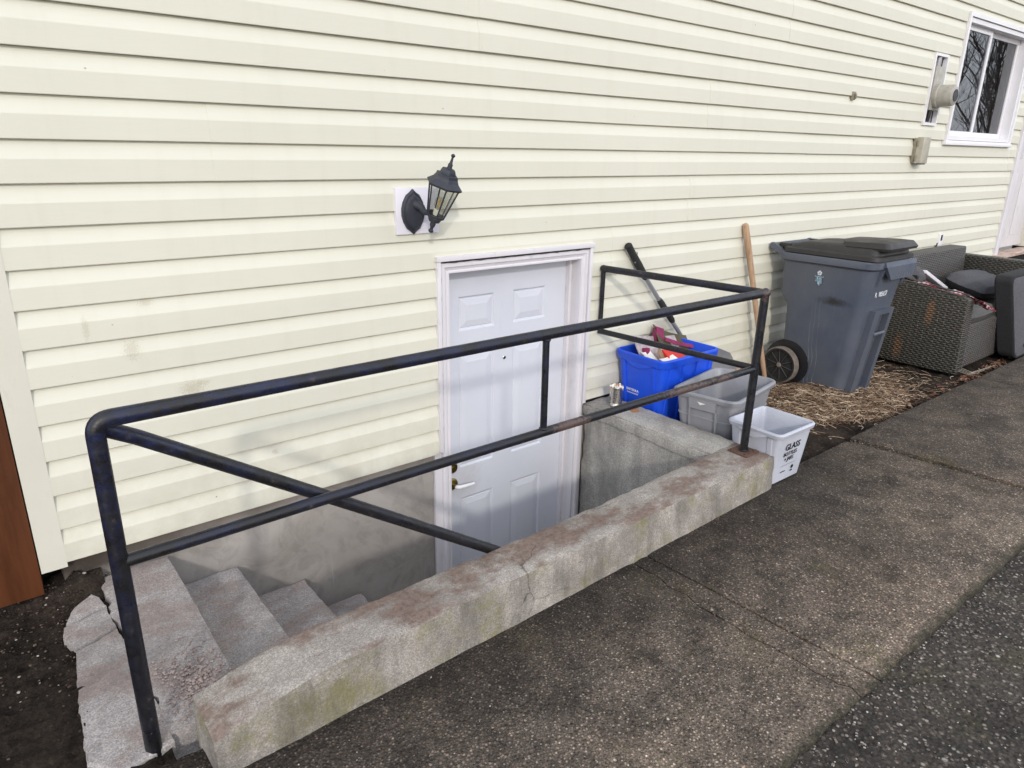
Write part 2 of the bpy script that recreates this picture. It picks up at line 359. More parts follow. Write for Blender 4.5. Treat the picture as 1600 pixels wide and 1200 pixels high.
M['pebble'] = mat_islands('loose_pebbles', [(0, (.03, .026, .024)), (.3, (.075, .06, .053)), (.6, (.14, .115, .10)), (.85, (.24, .21, .18)), (1, (.46, .43, .38))], .6)
M['chips'] = mat_islands('soil_debris', [(0, (.025, .017, .012)), (.5, (.06, .04, .028)), (.9, (.13, .10, .075)), (1, (.42, .38, .33))])
M['leafpile'] = mat_islands('dead_leaves', [(0, (.09, .035, .02)), (.5, (.20, .09, .055)), (1, (.36, .22, .15))])

def mat_wicker(name, a, b, axis=0, s1=170, s2=85):
    """flat rattan strips woven over and under: two phase-shifted waves"""
    n = NT(name)
    x, y, z = n.sep(); u = (x, y)[axis]
    wob = n.math('MULTIPLY', n.noise(9, 3), 1.6)
    def sn(v, f, ph=0.0): return n.math('SINE', n.math('ADD', n.math('MULTIPLY', v, f), n.math('ADD', wob, ph)))
    row = n.math('ABSOLUTE', sn(z, s1 * 1.0)); col = sn(u, s2 * 1.0)
    chk = n.math('MULTIPLY', col, sn(z, s1 * 1.0))
    h = n.math('ADD', n.math('MULTIPLY', row, .55), n.math('MULTIPLY', chk, .38))
    c = n.mix(n.ramp(h, [(.0, 0.0), (.9, 1.0)]), a, b)
    c = n.mix(n.ramp(n.noise(70, 3, .7, n.mapv((1, 1, 3.0))), [(.45, .0), (.7, .6)]), c, tuple(q * 1.7 for q in b))
    rib = n.math('MULTIPLY', n.ramp(n.math('ABSOLUTE', sn(u, s2 * .5)), [(.965, 0.0), (.995, 1.0)]), n.ramp(n.noise(120, 2, .6), [(.50, 0.0), (.58, .7)]))
    c = n.mix(rib, c, (.20, .185, .15))
    c = n.mix(n.ramp(n.noise(5, 5, .7), [(.58, 0.0), (.70, .5)]), c, (.10, .055, .028))
    for p, r in (((5.55, -.60, .42), (.2, .035, .12)), ((5.55, -.42, .12), (.2, .035, .12))):
        k = n.spot(p, r, .6, 40, .5)
        c = n.mix(n.math('MULTIPLY', k, .85), c, n.mix(n.ramp(h, [(0, 0.0), (.8, 1.0)]), (.07, .035, .018), (.27, .15, .085)))
    return n.done(c, .5, n.bump(h, 1.0, .008), .4)
M['wicker_side'] = mat_wicker('dark_rattan_weave_side', (.015, .014, .012), (.072, .066, .057), 1, 200, 150)
M['wicker_front'] = mat_wicker('dark_rattan_weave_front', (.026, .024, .023), (.100, .093, .088), 0, 210, 170)
M['cushion'] = simple('charcoal_fabric', (.080, .080, .090), .95, .2, 60, .6, 900)
M['cushion_edge'] = simple('dark_fabric_edge', (.020, .020, .023), .95, .2, 60, .5, 900)
M['seatpad'] = simple('faded_grey_seat_fabric', (.085, .083, .082), .95, .2, 30, .5, 700)
def mat_plaid():
    n = NT('red_white_plaid_blanket'); x, y, z = n.sep()
    a = n.math('GREATER_THAN', n.math('SINE', n.math('MULTIPLY', n.math('ADD', x, z), 170)), .1)
    b = n.math('GREATER_THAN', n.math('SINE', n.math('MULTIPLY', n.math('ADD', y, z), 190)), .1)
    c = n.mix(a, (.42, .05, .07), (.62, .58, .58)); c = n.mix(n.math('MULTIPLY', b, .6), c, (.10, .015, .03))
    return n.done(c, .95, n.bump(n.noise(200, 3), .5, .002), .1)
M['plaid'] = mat_plaid()
M['whitefoam'] = simple('white_foam_strip', (.66, .65, .70), .6, .1)
M['magenta'] = simple('magenta_print_card', (.22, .012, .075), .6, .25, 20)
M['cardgrey'] = simple('printed_carton_card', (.42, .36, .37), .7, .3, 45)
M['cardbrown'] = simple('brown_cardboard', (.30, .20, .13), .85, .2, 20)
M['cardin'] = simple('olive_card_inside', (.10, .085, .045), .8, .2)
M['paper'] = simple('white_paper', (.78, .77, .74), .8, .05)
M['red'] = simple('red_carton', (.62, .035, .02), .5, .1)
M['yellow'] = simple('pale_yellow_carton', (.62, .52, .14), .5, .1)
M['tin'] = simple('ribbed_tin', (.60, .58, .54), .28, .1, 60, .1, metal=1)
M['butt'] = simple('cigarette_paper', (.80, .76, .72), .8, .08)
M['filter'] = simple('tan_cigarette_filter', (.52, .30, .13), .8, .1)
M['brick'] = simple('orange_brick_chip', (.34, .16, .08), .9, .2)
M['bulb'] = simple('amber_bulb_glass', (.70, .48, .16), .15, .1)
def mat_glass(name, tint, fac=.12, rough=.0, edge=True):
    n = NT(name); t = n.t; t.nodes.remove(n.b)
    o = [x for x in t.nodes if x.type == 'OUTPUT_MATERIAL'][0]
    tr = t.nodes.new('ShaderNodeBsdfTransparent'); tr.inputs[0].default_value = (*tint, 1)
    gl = t.nodes.new('ShaderNodeBsdfGlossy'); gl.inputs['Roughness'].default_value = rough
    lw = t.nodes.new('ShaderNodeLayerWeight')
    mx_ = t.nodes.new('ShaderNodeMixShader')
    t.links.new(n.math('MINIMUM', n.math('ADD', n.math('MULTIPLY', n.math('POWER', lw.outputs['Facing'], 4.0), .8), fac), 1.0), mx_.inputs[0])
    t.links.new(tr.outputs[0], mx_.inputs[1]); t.links.new(gl.outputs[0], mx_.inputs[2]); t.links.new(mx_.outputs[0], o.inputs[0])
    return n.m
M['glass'] = mat_glass('window_glass', (.42, .44, .48), .10)
M['lampglass'] = mat_glass('clear_lamp_glass', (.93, .93, .90), .05)

# ------------------------------------------------------------------ mesh helpers
def org(o):
    v = Vector((0, 0, 0))
    while o is not None: v += o.location; o = o.parent
    return v
def mk(name, verts, faces, mat, parent=None, smooth=False, loc=None, me=None):
    """one mesh object from world-space vertices; origin at its parent's base (or at loc)"""
    base = org(parent) if parent else Vector(loc or (0, 0, 0))
    me = bpy.data.meshes.new(name)
    me.from_pydata([tuple(Vector(v) - base) for v in verts], [], faces)
    mats = mat if isinstance(mat, (list, tuple)) else [mat]
    for q in mats: me.materials.append(q)
    bm = bmesh.new(); bm.from_mesh(me); bmesh.ops.recalc_face_normals(bm, faces=bm.faces); bm.to_mesh(me); bm.free()
    if smooth:
        for p in me.polygons: p.use_smooth = True
        try: me.set_sharp_from_angle(angle=math.radians(38))
        except Exception: pass
    o = bpy.data.objects.new(name, me); C.objects.link(o)
    if parent: o.parent = parent
    else: o.location = base
    return o
def thing(name, label, cat, loc, group=None):
    o = bpy.data.objects.new(name, None); C.objects.link(o); o.location = loc
    o.empty_display_size = .1; tag(o, label, cat, group); return o
def tag(o, label, cat, group=None):
    o['label'] = label; o['category'] = cat
    if group: o['group'] = group
    return o
def struct(o): o['kind'] = 'structure'; return o
def stuff(o): o['kind'] = 'stuff'; return o
class G:
    """vertex/face collector"""
    def __init__(s): s.v = []; s.f = []
    def add(s, v, f):
        k = len(s.v); s.v += [tuple(q) for q in v]; s.f += [tuple(i + k for i in q) for q in f]; return s
    def box(s, a, b, bev=0.0):
        x0, y0, z0 = a; x1, y1, z1 = b
        if bev <= 0:
            return s.add([(x0, y0, z0), (x1, y0, z0), (x1, y1, z0), (x0, y1, z0), (x0, y0, z1), (x1, y0, z1), (x1, y1, z1), (x0, y1, z1)],
                         [(0, 3, 2, 1), (4, 5, 6, 7), (0, 1, 5, 4), (1, 2, 6, 5), (2, 3, 7, 6), (3, 0, 4, 7)])
        bm = bmesh.new(); bmesh.ops.create_cube(bm, size=1)
        for v in bm.verts: v.co = Vector(((x0 + x1) / 2 + v.co.x * (x1 - x0), (y0 + y1) / 2 + v.co.y * (y1 - y0), (z0 + z1) / 2 + v.co.z * (z1 - z0)))
        bmesh.ops.bevel(bm, geom=bm.edges[:], offset=bev, segments=2, affect='EDGES', profile=.6)
        return s.bm(bm)
    def bm(s, bm):
        bm.verts.index_update(); v = [tuple(q.co) for q in bm.verts]; f = [tuple(q.index for q in p.verts) for p in bm.faces]
        bm.free(); return s.add(v, f)
    def rings(s, rs, cap0=True, cap1=True, close=True):
        n_ = len(rs[0]); v = [p for r in rs for p in r]; f = []
        for i in range(len(rs) - 1):
            for j in range(n_ if close else n_ - 1):
                a = i * n_ + j; b = i * n_ + (j + 1) % n_
                f.append((a, b, b + n_, a + n_))
        if cap0: f.append(tuple(range(n_))[::-1])
        if cap1: f.append(tuple((len(rs) - 1) * n_ + j for j in range(n_)))
        return s.add(v, f)
    def tube(s, pts, r, n_=16, cap=True):
        pts = [Vector(p) for p in pts]; rr = r if isinstance(r, (list, tuple)) else [r] * len(pts)
        up = None; rs = []
        for i, p in enumerate(pts):
            d = (pts[min(i + 1, len(pts) - 1)] - pts[max(i - 1, 0)]).normalized()
            if up is None:
                up = Vector((0, 0, 1)) if abs(d.z) < .9 else Vector((0, 1, 0))
            a = d.cross(up).normalized(); b = a.cross(d).normalized(); up = b
            rs.append([p + (a * math.cos(2 * PI * k / n_) + b * math.sin(2 * PI * k / n_)) * rr[i] for k in range(n_)])
        return s.rings(rs, cap, cap)
    def mk(s, name, mat, parent=None, smooth=False, loc=None): return mk(name, s.v, s.f, mat, parent, smooth, loc)

def arc(a, corner, b, r, k=6):
    """points rounding the corner between a->corner->b with radius-like distance r"""
    a, c_, b = Vector(a), Vector(corner), Vector(b)
    p = c_ + (a - c_).normalized() * r; q = c_ + (b - c_).normalized() * r
    return [(p * (1 - t) ** 2 + c_ * 2 * t * (1 - t) + q * t * t) for t in [i / k for i in range(k + 1)]]
def fbm(p, s=1.0, o=4): return noise.fractal(Vector(p) * s, .7, 2.0, o)

# ------------------------------------------------------------------ ground
X0, X1 = .2, 2.62                                           # stairwell hole
SW = -.93
def grid_sheet(name, x0, x1, y0, y1, dx, dy, zf, mat, **kw):
    nx = max(1, round((x1 - x0) / dx)); ny = max(1, round((y1 - y0) / dy))
    v = []; f = []
    for j in range(ny + 1):
        for i in range(nx + 1):
            x = x0 + (x1 - x0) * i / nx; y = y0 + (y1 - y0) * j / ny
            v.append((x, y, zf(x, y)))
    for j in range(ny):
        for i in range(nx):
            a = j * (nx + 1) + i; f.append((a, a + 1, a + nx + 2, a + nx + 1))
    return mk(name, v, f, mat, smooth=True, **kw)
# wide ground round everything (open under the stairwell)
g = G()
for (a, b, c_, d) in ((-150, -2.0, -150, 150), (13.0, 150, -150, 150), (-2.0, 13.0, -150, -1.9), (-2.0, 13.0, 1.6, 150)):
    g.add([(a, c_, -.035), (b, c_, -.035), (b, d, -.035), (a, d, -.035)], [(0, 1, 2, 3)])
struct(g.mk('ground', M['pave']))
def zp(x, y): return -.018 + .006 * fbm((x, y, 0), 6) + .0025 * fbm((x, y, 5), 30)
struct(grid_sheet('pavement', -2.0, 7.0, -4.6, -1.94, .04, .04, zp, M['pave']))
def zs(x, y):
    z = -.030 + .016 * fbm((x, y, 1), 3) + .014 * fbm((x, y, 3), 14, 5)
    d = math.hypot((x - 4.2) / .75, (y + .52) / .36)
    if x > 2.8: z += .045 * math.exp(-d * d * 1.2)
    return z
struct(grid_sheet('soil_bed', 2.78, 13.0, -1.06, .10, .022, .022, zs, M['soil']))
def zl(x, y):
    z = -.002 + .014 * fbm((x, y, 1), 4) + .015 * fbm((x, y, 3), 26, 6)
    z += .055 * math.exp(-((x - .15) / .09) ** 2) * math.exp(-(min(0, y) / .09) ** 2)
    return z - .012 * max(0, min(1, (x - .05) / .15)) * (1 if y < -.13 else 0)
struct(grid_sheet('soil_patch', -2.0, .215, -1.35, .35, .014, .014, zl, M['soil']))

# ------------------------------------------------------------------ path of aggregate slabs
pathroot = bpy.data.objects.new('path', None); C.objects.link(pathroot); struct(pathroot); pathroot.location = (2, -1.5, 0)
YI, YO = -1.00, -1.985
def slab(xa, xb, top, wob=(0, 0), yi=YI):
    """xa, xb: (x at inner edge, x at outer edge)"""
    nx = max(2, round((xb[0] - xa[0]) / .035)); ny = 28
    v = []; f = []
    def px(u, t):
        l = xa[0] + (xa[1] - xa[0]) * t + wob[0] * .035 * fbm((t * 2.2, xa[0], 0), 1.6) * (1 if wob[0] else 0)
        r = xb[0] + (xb[1] - xb[0]) * t + wob[1] * .035 * fbm((t * 2.2, xb[0] - .012, 0), 1.6) * (1 if wob[1] else 0)
        return l + (r - l) * u
    for j in range(ny + 1):
        t = j / ny
        for i in range(nx + 1):
            u = i / nx; x = px(u, t)
            yo = YO + .012 * fbm((x, 0, 9), 5); y = yi + (yo - yi) * t
            if t == 0: y += .005 * fbm((x, 4, 9), 9)
            z = top(x) + .003 * fbm((x, y, 7), 3)
            if i in (0, nx): z -= .006 + .003 * fbm((x, y, 2), 30)
            if j in (0, ny): z -= .007 + .004 * fbm((x, y, 2), 25)
            v.append((x, y, z))
    N_ = (nx + 1) * (ny + 1)
    for j in range(ny):
        for i in range(nx):
            a = j * (nx + 1) + i; f.append((a, a + 1, a + nx + 2, a + nx + 1))
    loop = [i for i in range(nx + 1)] + [j * (nx + 1) + nx for j in range(1, ny + 1)] + [ny * (nx + 1) + i for i in range(nx - 1, -1, -1)] + [j * (nx + 1) for j in range(ny - 1, 0, -1)]
    k = len(v)
    v += [(v[q][0], v[q][1], -.12) for q in loop]
    for q in range(len(loop)):
        a, b = loop[q], loop[(q + 1) % len(loop)]; f.append((a, b, k + (q + 1) % len(loop), k + q))
    mk('slab', v, f, M['path'], pathroot, smooth=True)
flat = lambda h: (lambda x: h + .006 * (x - 2) * .6)
slab((-1.9, -1.9), (.085, .09), flat(.0))
slab((.093, .098), (1.83, 1.838), flat(.0), (0, 1))
slab((1.838, 1.846), (1.915, 1.965), flat(-.001), (1, 0))
slab((1.921, 1.971), (3.712, 3.804), flat(.002))
slab((3.728, 3.820), (5.52, 5.58), flat(.016))
slab((5.528, 5.588), (7.36, 7.42), flat(.014))
slab((7.368, 7.428), (9.2, 9.26), flat(.012))
slab((9.208, 9.268), (11.1, 11.1), flat(.010))

# ------------------------------------------------------------------ kerb wall round the stairwell
def lumpy(name, a, b, mat, parent=None, res=.028, amp=.004, bev=.012, shape=None, loc=None, sub=None):
    """a block with worn, uneven faces and edges"""
    ax, ay, az_ = a; bx, by, bz = b
    nx, ny, nz_ = [max(1, round((q - p) / res)) for p, q in ((ax, bx), (ay, by), (az_, bz))]
    idx = {}; v = []; f = []
    def V(i, j, k):
        if (i, j, k) in idx: return idx[(i, j, k)]
        x = ax + (bx - ax) * i / nx; y = ay + (by - ay) * j / ny; z = az_ + (bz - az_) * k / nz_
        dx = min(x - ax, bx - x); dy = min(y - ay, by - y); dz = min(z - az_, bz - z)
        p = Vector((x, y, z)); cx = Vector((0, 0, 0))
        ed = [dx < 1e-6, dy < 1e-6, dz < 1e-6]
        if sum(ed) >= 2:
            m_ = bev * (.6 + 1.1 * abs(fbm((x, y, z), 9)))
            if ed[0]: cx.x = m_ if x - ax < bx - x else -m_
            if ed[1]: cx.y = m_ if y - ay < by - y else -m_
            if ed[2]: cx.z = m_ if z - az_ < bz - z else -m_
            p += cx * .5
        nrm = Vector(((1 if x > (ax + bx) / 2 else -1) * ed[0], (1 if y > (ay + by) / 2 else -1) * ed[1], (1 if z > (az_ + bz) / 2 else -1) * ed[2]))
        if nrm.length: p += nrm.normalized() * amp * (fbm((x, y, z), 7, 5) + .7 * fbm((x, y, z + 3), 2))
        if shape: p = Vector(shape(p))
        idx[(i, j, k)] = len(v); v.append(tuple(p)); return idx[(i, j, k)]
    for i in range(nx):
        for j in range(ny):
            f.append((V(i, j, 0), V(i, j + 1, 0), V(i + 1, j + 1, 0), V(i + 1, j, 0))); f.append((V(i, j, nz_), V(i + 1, j, nz_), V(i + 1, j + 1, nz_), V(i, j + 1, nz_)))
        for k in range(nz_):
            f.append((V(i, 0, k), V(i + 1, 0, k), V(i + 1, 0, k + 1), V(i, 0, k + 1))); f.append((V(i, ny, k), V(i, ny, k + 1), V(i + 1, ny, k + 1), V(i + 1, ny, k)))
    for j in range(ny):
        for k in range(nz_):
            f.append((V(0, j, k), V(0, j, k + 1), V(0, j + 1, k + 1), V(0, j + 1, k))); f.append((V(nx, j, k), V(nx, j + 1, k), V(nx, j + 1, k + 1), V(nx, j, k + 1)))
    return mk(name, v, f, mat, parent, smooth=True, loc=loc)
def kerbshape(p):
    # inner edge slides from -.93 (left) to -.857 (right), outer from -1.13 to -1.07; battered face; left end dips
    t = max(0, min(1, (p.x - .3) / 2.5)); s = (p.y + 1.13) / .20
    yin = -.932 + .075 * t ** 2.2; you = -1.132 + .062 * t
    low = max(0, (.17 - p.z))
    y = you + (yin - you) * s - (1 - max(0, min(1, s))) * low * .05
    z = p.z
    if z > -.02 and p.x < .62: z -= .055 * ((.62 - p.x) / .32) ** 1.3
    if s < .12 and z > .1: z -= .012 * abs(fbm((p.x, 0, 0), 5))
    return (p.x, y, z)
kw = thing('kerb_wall', 'rust-stained weathered concrete kerb wall along the walk, enclosing the basement stairwell', 'concrete wall', (1.6, -1.03, 0))
lumpy('kerb', (.28, -1.13, -1.12), (2.83, -.93, .17), M['curb'], kw, shape=kerbshape, amp=.0022, bev=.009)
def rws(p): return (p.x, p.y, p.z + (.004 if p.x > 2.7 else 0))
lumpy('return_wall', (2.622, -.870, -1.12), (2.832, -.002, .166), M['rightwall'], kw, shape=rws, amp=.005, bev=.012)
# mortar skim round the inside lip
lumpy('cement_lip', (2.606, -.862, .095), (2.626, -.004, .158), M['rightwall'], kw, amp=.004, bev=.01)

# ------------------------------------------------------------------ concrete stairs
stairs = thing('concrete_stairs', 'worn grey concrete steps going down to the basement door', 'stairs', (.8, -.45, -1.1))
steps = [(.20, .435, .012), (.30, .681, -.130), (.55, .953, -.303), (.82, 1.215, -.485), (1.08, 1.47, -.655), (1.33, 1.725, -.82)]
for q, (a, b, z) in enumerate(steps):
    def sh(p, q=q, a=a, b=b, z=z):
        x, y, zz_ = p
        if q == 0:
            if x < .3: x += .03 * fbm((0, y, 0), 6, 5)
            if x > .4: x -= .018 * min(0, y + .5) * -1 * .4
            if y < -.5 and zz_ > z - .03: zz_ -= .004 * abs(fbm((x, y, 0), 40)) + .004
        else:
            pass
        return (x, y, zz_)
    lumpy('step', (a, -.925, z - .32), (b, -.008, z), M['step'], stairs, shape=sh, amp=.0018, bev=.007, res=.024)
lumpy('landing', (1.5, -.87, -1.2), (2.63, .20, -1.095), M['step'], stairs, amp=.003, res=.05)

# broken slab pieces left of the top step
def plate(name, poly, z0, z1, mat, parent=None, loc=None, amp=.0, bev=.008):
    n_ = len(poly); cx = sum(p[0] for p in poly) / n_; cy = sum(p[1] for p in poly) / n_
    P2 = []
    for i in range(n_):
        a, b = poly[i], poly[(i + 1) % n_]
        L_ = math.hypot(b[0] - a[0], b[1] - a[1]); k = max(1, int(L_ / .012))
        for t in range(k):
            x = a[0] + (b[0] - a[0]) * t / k; y = a[1] + (b[1] - a[1]) * t / k
            P2.append((x + .004 * fbm((x, y, 1), 30), y + .004 * fbm((x, y, 8), 30)))
    def ring(s, z): return [(cx + (x - cx) * s, cy + (y - cy) * s, z + .0015 * fbm((x, y, 4), 20)) for x, y in P2]
    rs = [ring(1.0, z0), ring(1.0, z1 - bev), ring(.975, z1), ring(.6, z1 + .001), ring(.25, z1 + .001)]
    return G().rings(rs).mk(name, mat, parent, True, loc)
frag = thing('broken_slab', 'cracked pieces of concrete slab at the soil edge left of the top step', 'concrete slab', (.12, -.38, 0))
plate('slab_piece', [(.068, -.25), (.10, -.17), (.163, -.115), (.180, -.15), (.190, -.215), (.10, -.245)], -.04, .014, M['step'], frag)
plate('slab_piece', [(.060, -.262), (.10, -.254), (.190, -.224), (.196, -.345), (.13, -.375), (.075, -.385), (.052, -.33)], -.04, .012, M['step'], frag)
plate('slab_piece', [(.060, -.50), (.075, -.402), (.13, -.388), (.196, -.356), (.205, -.45), (.215, -.62), (.225, -.95), (.10, -.98), (.03, -.90), (.045, -.65)], -.04, .008, M['step'], frag)

# ------------------------------------------------------------------ house
HX0, HX1, HZ = .04, 12.6, 4.75
house = thing('house', 'house wall of cream vinyl siding over a grey parged foundation', 'house', (6, 0, 0))
EXPO = .127121; Z1508 = 1.508
def zline(k): return Z1508 - EXPO * k
holes = [(1.658, 2.612, -2, 1.044),            # basement door with its trim
         (2.600, 2.835, -2, .180),             # top of the return wall
         (6.690, 8.185, 1.610, 2.60),          # window
         (6.215, 6.450, 1.742, 2.26),          # meter recess
         (8.445, 9.66, -1, 2.72)]              # far door
def prof(zt, zb):
    """dutch-lap profile from top to bottom: (y, z)"""
    e = zt - zb
    pts = [(-.0010, zt + .006)]
    for t in (0, .14, .40): pts.append((-.0010 - .0155 * (t / .43) ** 1.1, zt - e * t))
    pts += [(-.0168, zt - e * .435), (-.0175, zt - e * .46), (-.0175, zb + .0015), (-.0168, zb - .0008), (.002, zb + .0010)]
    return pts
def clip(pts, z0, z1):
    out_ = []
    for i in range(len(pts) - 1):
        (ya, za), (yb, zb) = pts[i], pts[i + 1]
        if za <= z0 and zb <= z0 or za >= z1 and zb >= z1: continue
        def cut(z):
            t = 0 if za == zb else (z - za) / (zb - za); return (ya + (yb - ya) * t, z)
        A = (ya, za) if z0 <= za <= z1 else cut(z1 if za > z1 else z0)
        B = (yb, zb) if z0 <= zb <= z1 else cut(z1 if zb > z1 else z0)
        if not out_ or out_[-1] != A: out_.append(A)
        out_.append(B)
    return out_
seams = {-1: [3.487, 7.4], 1: [.775, 4.571, 8.3], 3: [3.386, 7.1], 5: [2.774, 5.9, 9.8], 7: [3.9, 7.6], 9: [3.1, 6.6], 11: [4.9], -3: [1.9, 5.7], -5: [4.2, 7.9], -7: [2.4, 6.1], -9: [4.4], -11: [2.0, 6.0], -13: [4.8], -15: [2.9], -17: [5.5], -19: [1.6], -21: [4.1], -23: [6.2], -25: [3.0]}
XA, XB = .108, 12.6
for kb in range(11, -26, -2):
    cuts = [XA] + sorted(s for s in seams.get(kb, [4.5]) if s < XB) + [XB]
    for q in range(len(cuts) - 1):
        a, b = cuts[q], cuts[q + 1]
        jz = random.uniform(-.0012, .0012); jy = -.0015 * (q % 2) - random.uniform(0, .0005)
        a2 = a - (.012 if q else 0)
        xs = sorted(set([a2, b] + [h[i] for h in holes for i in (0, 1) if a2 < h[i] < b]))
        g = G()
        for u, w in zip(xs, xs[1:]):
            mid = (u + w) / 2; nf0 = len(g.f)
            for k in (kb - 1, kb):
                zt, zb = zline(k - 1), zline(k)
                iv = [(zb - .01, zt + .01)]
                for (h0, h1, hz0, hz1) in holes:
                    if h0 < mid < h1:
                        nv = []
                        for (p0, p1) in iv:
                            if hz1 <= p0 or hz0 >= p1: nv.append((p0, p1)); continue
                            if hz0 > p0: nv.append((p0, hz0))
                            if hz1 < p1: nv.append((hz1, p1))
                        iv = nv
                for (p0, p1) in iv:
                    if p1 - p0 < .012: continue
                    pr_ = clip(prof(zt, zb), p0, p1)
                    if len(pr_) < 2: continue
                    nseg = max(1, round((w - u) / .22))
                    rs = []
                    for i in range(nseg + 1):
                        x = u + (w - u) * i / nseg
                        dz = jz + .0016 * noise.noise(Vector((x * .9, kb * 3.1, 0))); dy = jy + .0016 * noise.noise(Vector((x * 1.4, k * 5.7, 4)))
                        rs.append([(x, y_ + dy, z_ + dz) for y_, z_ in pr_])
                    g.rings(rs, False, False, False)
                    if q and u == a2:   # the lap edge of the overlapping piece
                        e0 = rs[0]; k0 = len(g.v)
                        g.v += [tuple(p) for p in e0] + [(p[0], p[1] + .003, p[2]) for p in e0]
                        g.f += [(k0 + i, k0 + i + 1, k0 + i + 1 + len(e0), k0 + i + len(e0)) for i in range(len(e0) - 1)]
            if w == xs[-1] or len(g.f) == nf0:
                if g.f: g.mk('siding_panel', M['siding'], house, False)
                g = G()
# wall behind the siding, in pieces round the openings
g = G()
Y1 = .16
for (a, b, c_, d) in ((.10, 1.70, .112, HZ), (1.70, 2.56, 1.0, HZ), (2.56, 6.24, .112, HZ), (6.24, 6.43, .112, 1.76), (6.24, 6.43, 2.24, HZ), (6.43, 6.73, .112, HZ),
                      (6.73, 8.15, .112, 1.64), (6.73, 8.15, 2.56, HZ), (8.15, 8.52, .112, HZ), (8.52, 9.58, 2.66, HZ), (8.52, 9.58, -.1, .50), (9.58, 12.6, .112, HZ)):
    g.box((a, .0075, c_), (b, Y1, d))
g.mk('wall_core', M['dark'], house)
g = G().box((.04, -.019, .092), (.118, -.0005, HZ)).box((.04, -.0005, .092), (.058, .09, HZ))
g.mk('corner_post', M['creamtrim'], house)
g = G().box((-.02, 7.9, -.2), (12.6, 8.0, HZ)).box((12.5, .17, -.2), (12.6, 7.9, HZ)).box((.045, .17, .13), (.12, 7.9, HZ))
g.mk('far_walls', M['siding'], house)
# foundation
def fsh(p): return (p.x, p.y, p.z)
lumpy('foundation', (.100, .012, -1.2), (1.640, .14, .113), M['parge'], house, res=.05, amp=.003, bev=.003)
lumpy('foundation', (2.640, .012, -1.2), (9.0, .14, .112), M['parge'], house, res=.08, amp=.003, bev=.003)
G().box((1.30, .141, -1.2), (3.0, .16, .11)).mk('foundation_core', M['dark'], house)
G().box((9.0, .012, -.4), (12.6, .14, .112)).mk('foundation', M['parge'], house)
# eave far above the view
G().box((-.35, -.38, HZ), (12.9, 8.3, HZ + .03)).mk('soffit', M['soffit'], house)
mk('roof', [(-.4, -.45, HZ + .03), (13, -.45, HZ + .03), (13, 8.4, HZ + .03), (-.4, 8.4, HZ + .03), (-.4, 4, HZ + 1.9), (13, 4, HZ + 1.9)],
   [(0, 1, 5, 4), (2, 3, 4, 5), (0, 4, 3), (1, 2, 5), (0, 3, 2, 1)], M['shingle'], house)

# ------------------------------------------------------------------ basement door
def framed(g, x0, x1, z0, z1, w, ya, yb, bottom=False):
    g.box((x0, ya, z0), (x0 + w, yb, z1)); g.box((x1 - w, ya, z0), (x1, yb, z1)); g.box((x0 + w, ya, z1 - w), (x1 - w, yb, z1))
    if bottom: g.box((x0 + w, ya, z0), (x1 - w, yb, z0 + w))
door = thing('basement_door', 'white six-panel basement door at the foot of the concrete steps', 'door', (2.11, .08, -1.09))
# J-trim of the siding (ends at the siding's bottom)
g = G(); g.box((1.657, -.030, .118), (1.676, .006, 1.030), .002); g.box((2.594, -.030, .170), (2.613, .006, 1.030), .002)
g.mk('trim_channel', M['trim'], door, True)
g = G().box((1.650, -.036, 1.028), (2.620, .006, 1.050), .002); g.mk('head_flashing', M['trim'], door, True)
# brickmould
def mould(name, prof_, path, mat, parent):
    """sweep a (out, y) profile round left, head, right of an opening: path=(x0,x1,zb_left,zb_right,ztop)"""
    x0, x1, zl_, zr_, zt = path; rs = []
    rs.append([(x0 + o_, y, zl_) for o_, y in prof_]); rs.append([(x0 + o_, y, zt - o_) for o_, y in prof_])
    rs.append([(x1 - o_, y, zt - o_) for o_, y in prof_]); rs.append([(x1 - o_, y, zr_) for o_, y in prof_])
    return G().rings(rs).mk(name, mat, parent)
mould('casing', [(0, .011), (0, -.018), (.006, -.024), (.018, -.024), (.022, -.016), (.034, -.012), (.040, -.016), (.047, -.016), (.049, -.006), (.049, .011)],
      (1.679, 2.591, -1.09, -1.09, 1.018), M['trim'], door)
mould('jamb', [(0, .0112), (.0, .128), (.030, .128), (.030, .078), (.014, .078), (.014, .0112)], (1.700, 2.5565, -1.09, -1.09, .985), M['jamb'], door)
mould('weather_stop', [(0, .052), (0, .0775), (.016, .0775), (.016, .052)], (1.714, 2.542, -1.09, -1.09, .971), M['trim'], door)
g = G().box((1.642, .0, -1.09), (1.679, .03, .108)).box((2.591, .0, -1.09), (2.624, .03, .166))
g.mk('frame_filler', M['trim'], door)
# leaf with holes for the six panels
LX0, LX1, LZ0, LZ1, LY = 1.731, 2.526, -1.075, .953, .080
cols = [(1.838, 2.055), (2.172, 2.388)]; rows = [(-.90, -.226), (-.052, .552), (.667, .836)]
xs = [LX0] + [q for p in cols for q in p] + [LX1]; zs_ = [LZ0] + [q for p in rows for q in p] + [LZ1]
v = [(x, LY, z) for z in zs_ for x in xs]; f = []
nx = len(xs)
for j in range(len(zs_) - 1):
    for i in range(nx - 1):
        if i % 2 == 1 and j % 2 == 1: continue
        a = j * nx + i; f.append((a, a + 1, a + nx + 1, a + nx))
k = len(v); v += [(LX0, LY, LZ0), (LX1, LY, LZ0), (LX1, LY, LZ1), (LX0, LY, LZ1), (LX0, LY + .044, LZ0), (LX1, LY + .044, LZ0), (LX1, LY + .044, LZ1), (LX0, LY + .044, LZ1)]
f += [(k, k + 1, k + 5, k + 4), (k + 1, k + 2, k + 6, k + 5), (k + 2, k + 3, k + 7, k + 6), (k + 3, k, k + 4, k + 7), (k + 4, k + 5, k + 6, k + 7)]
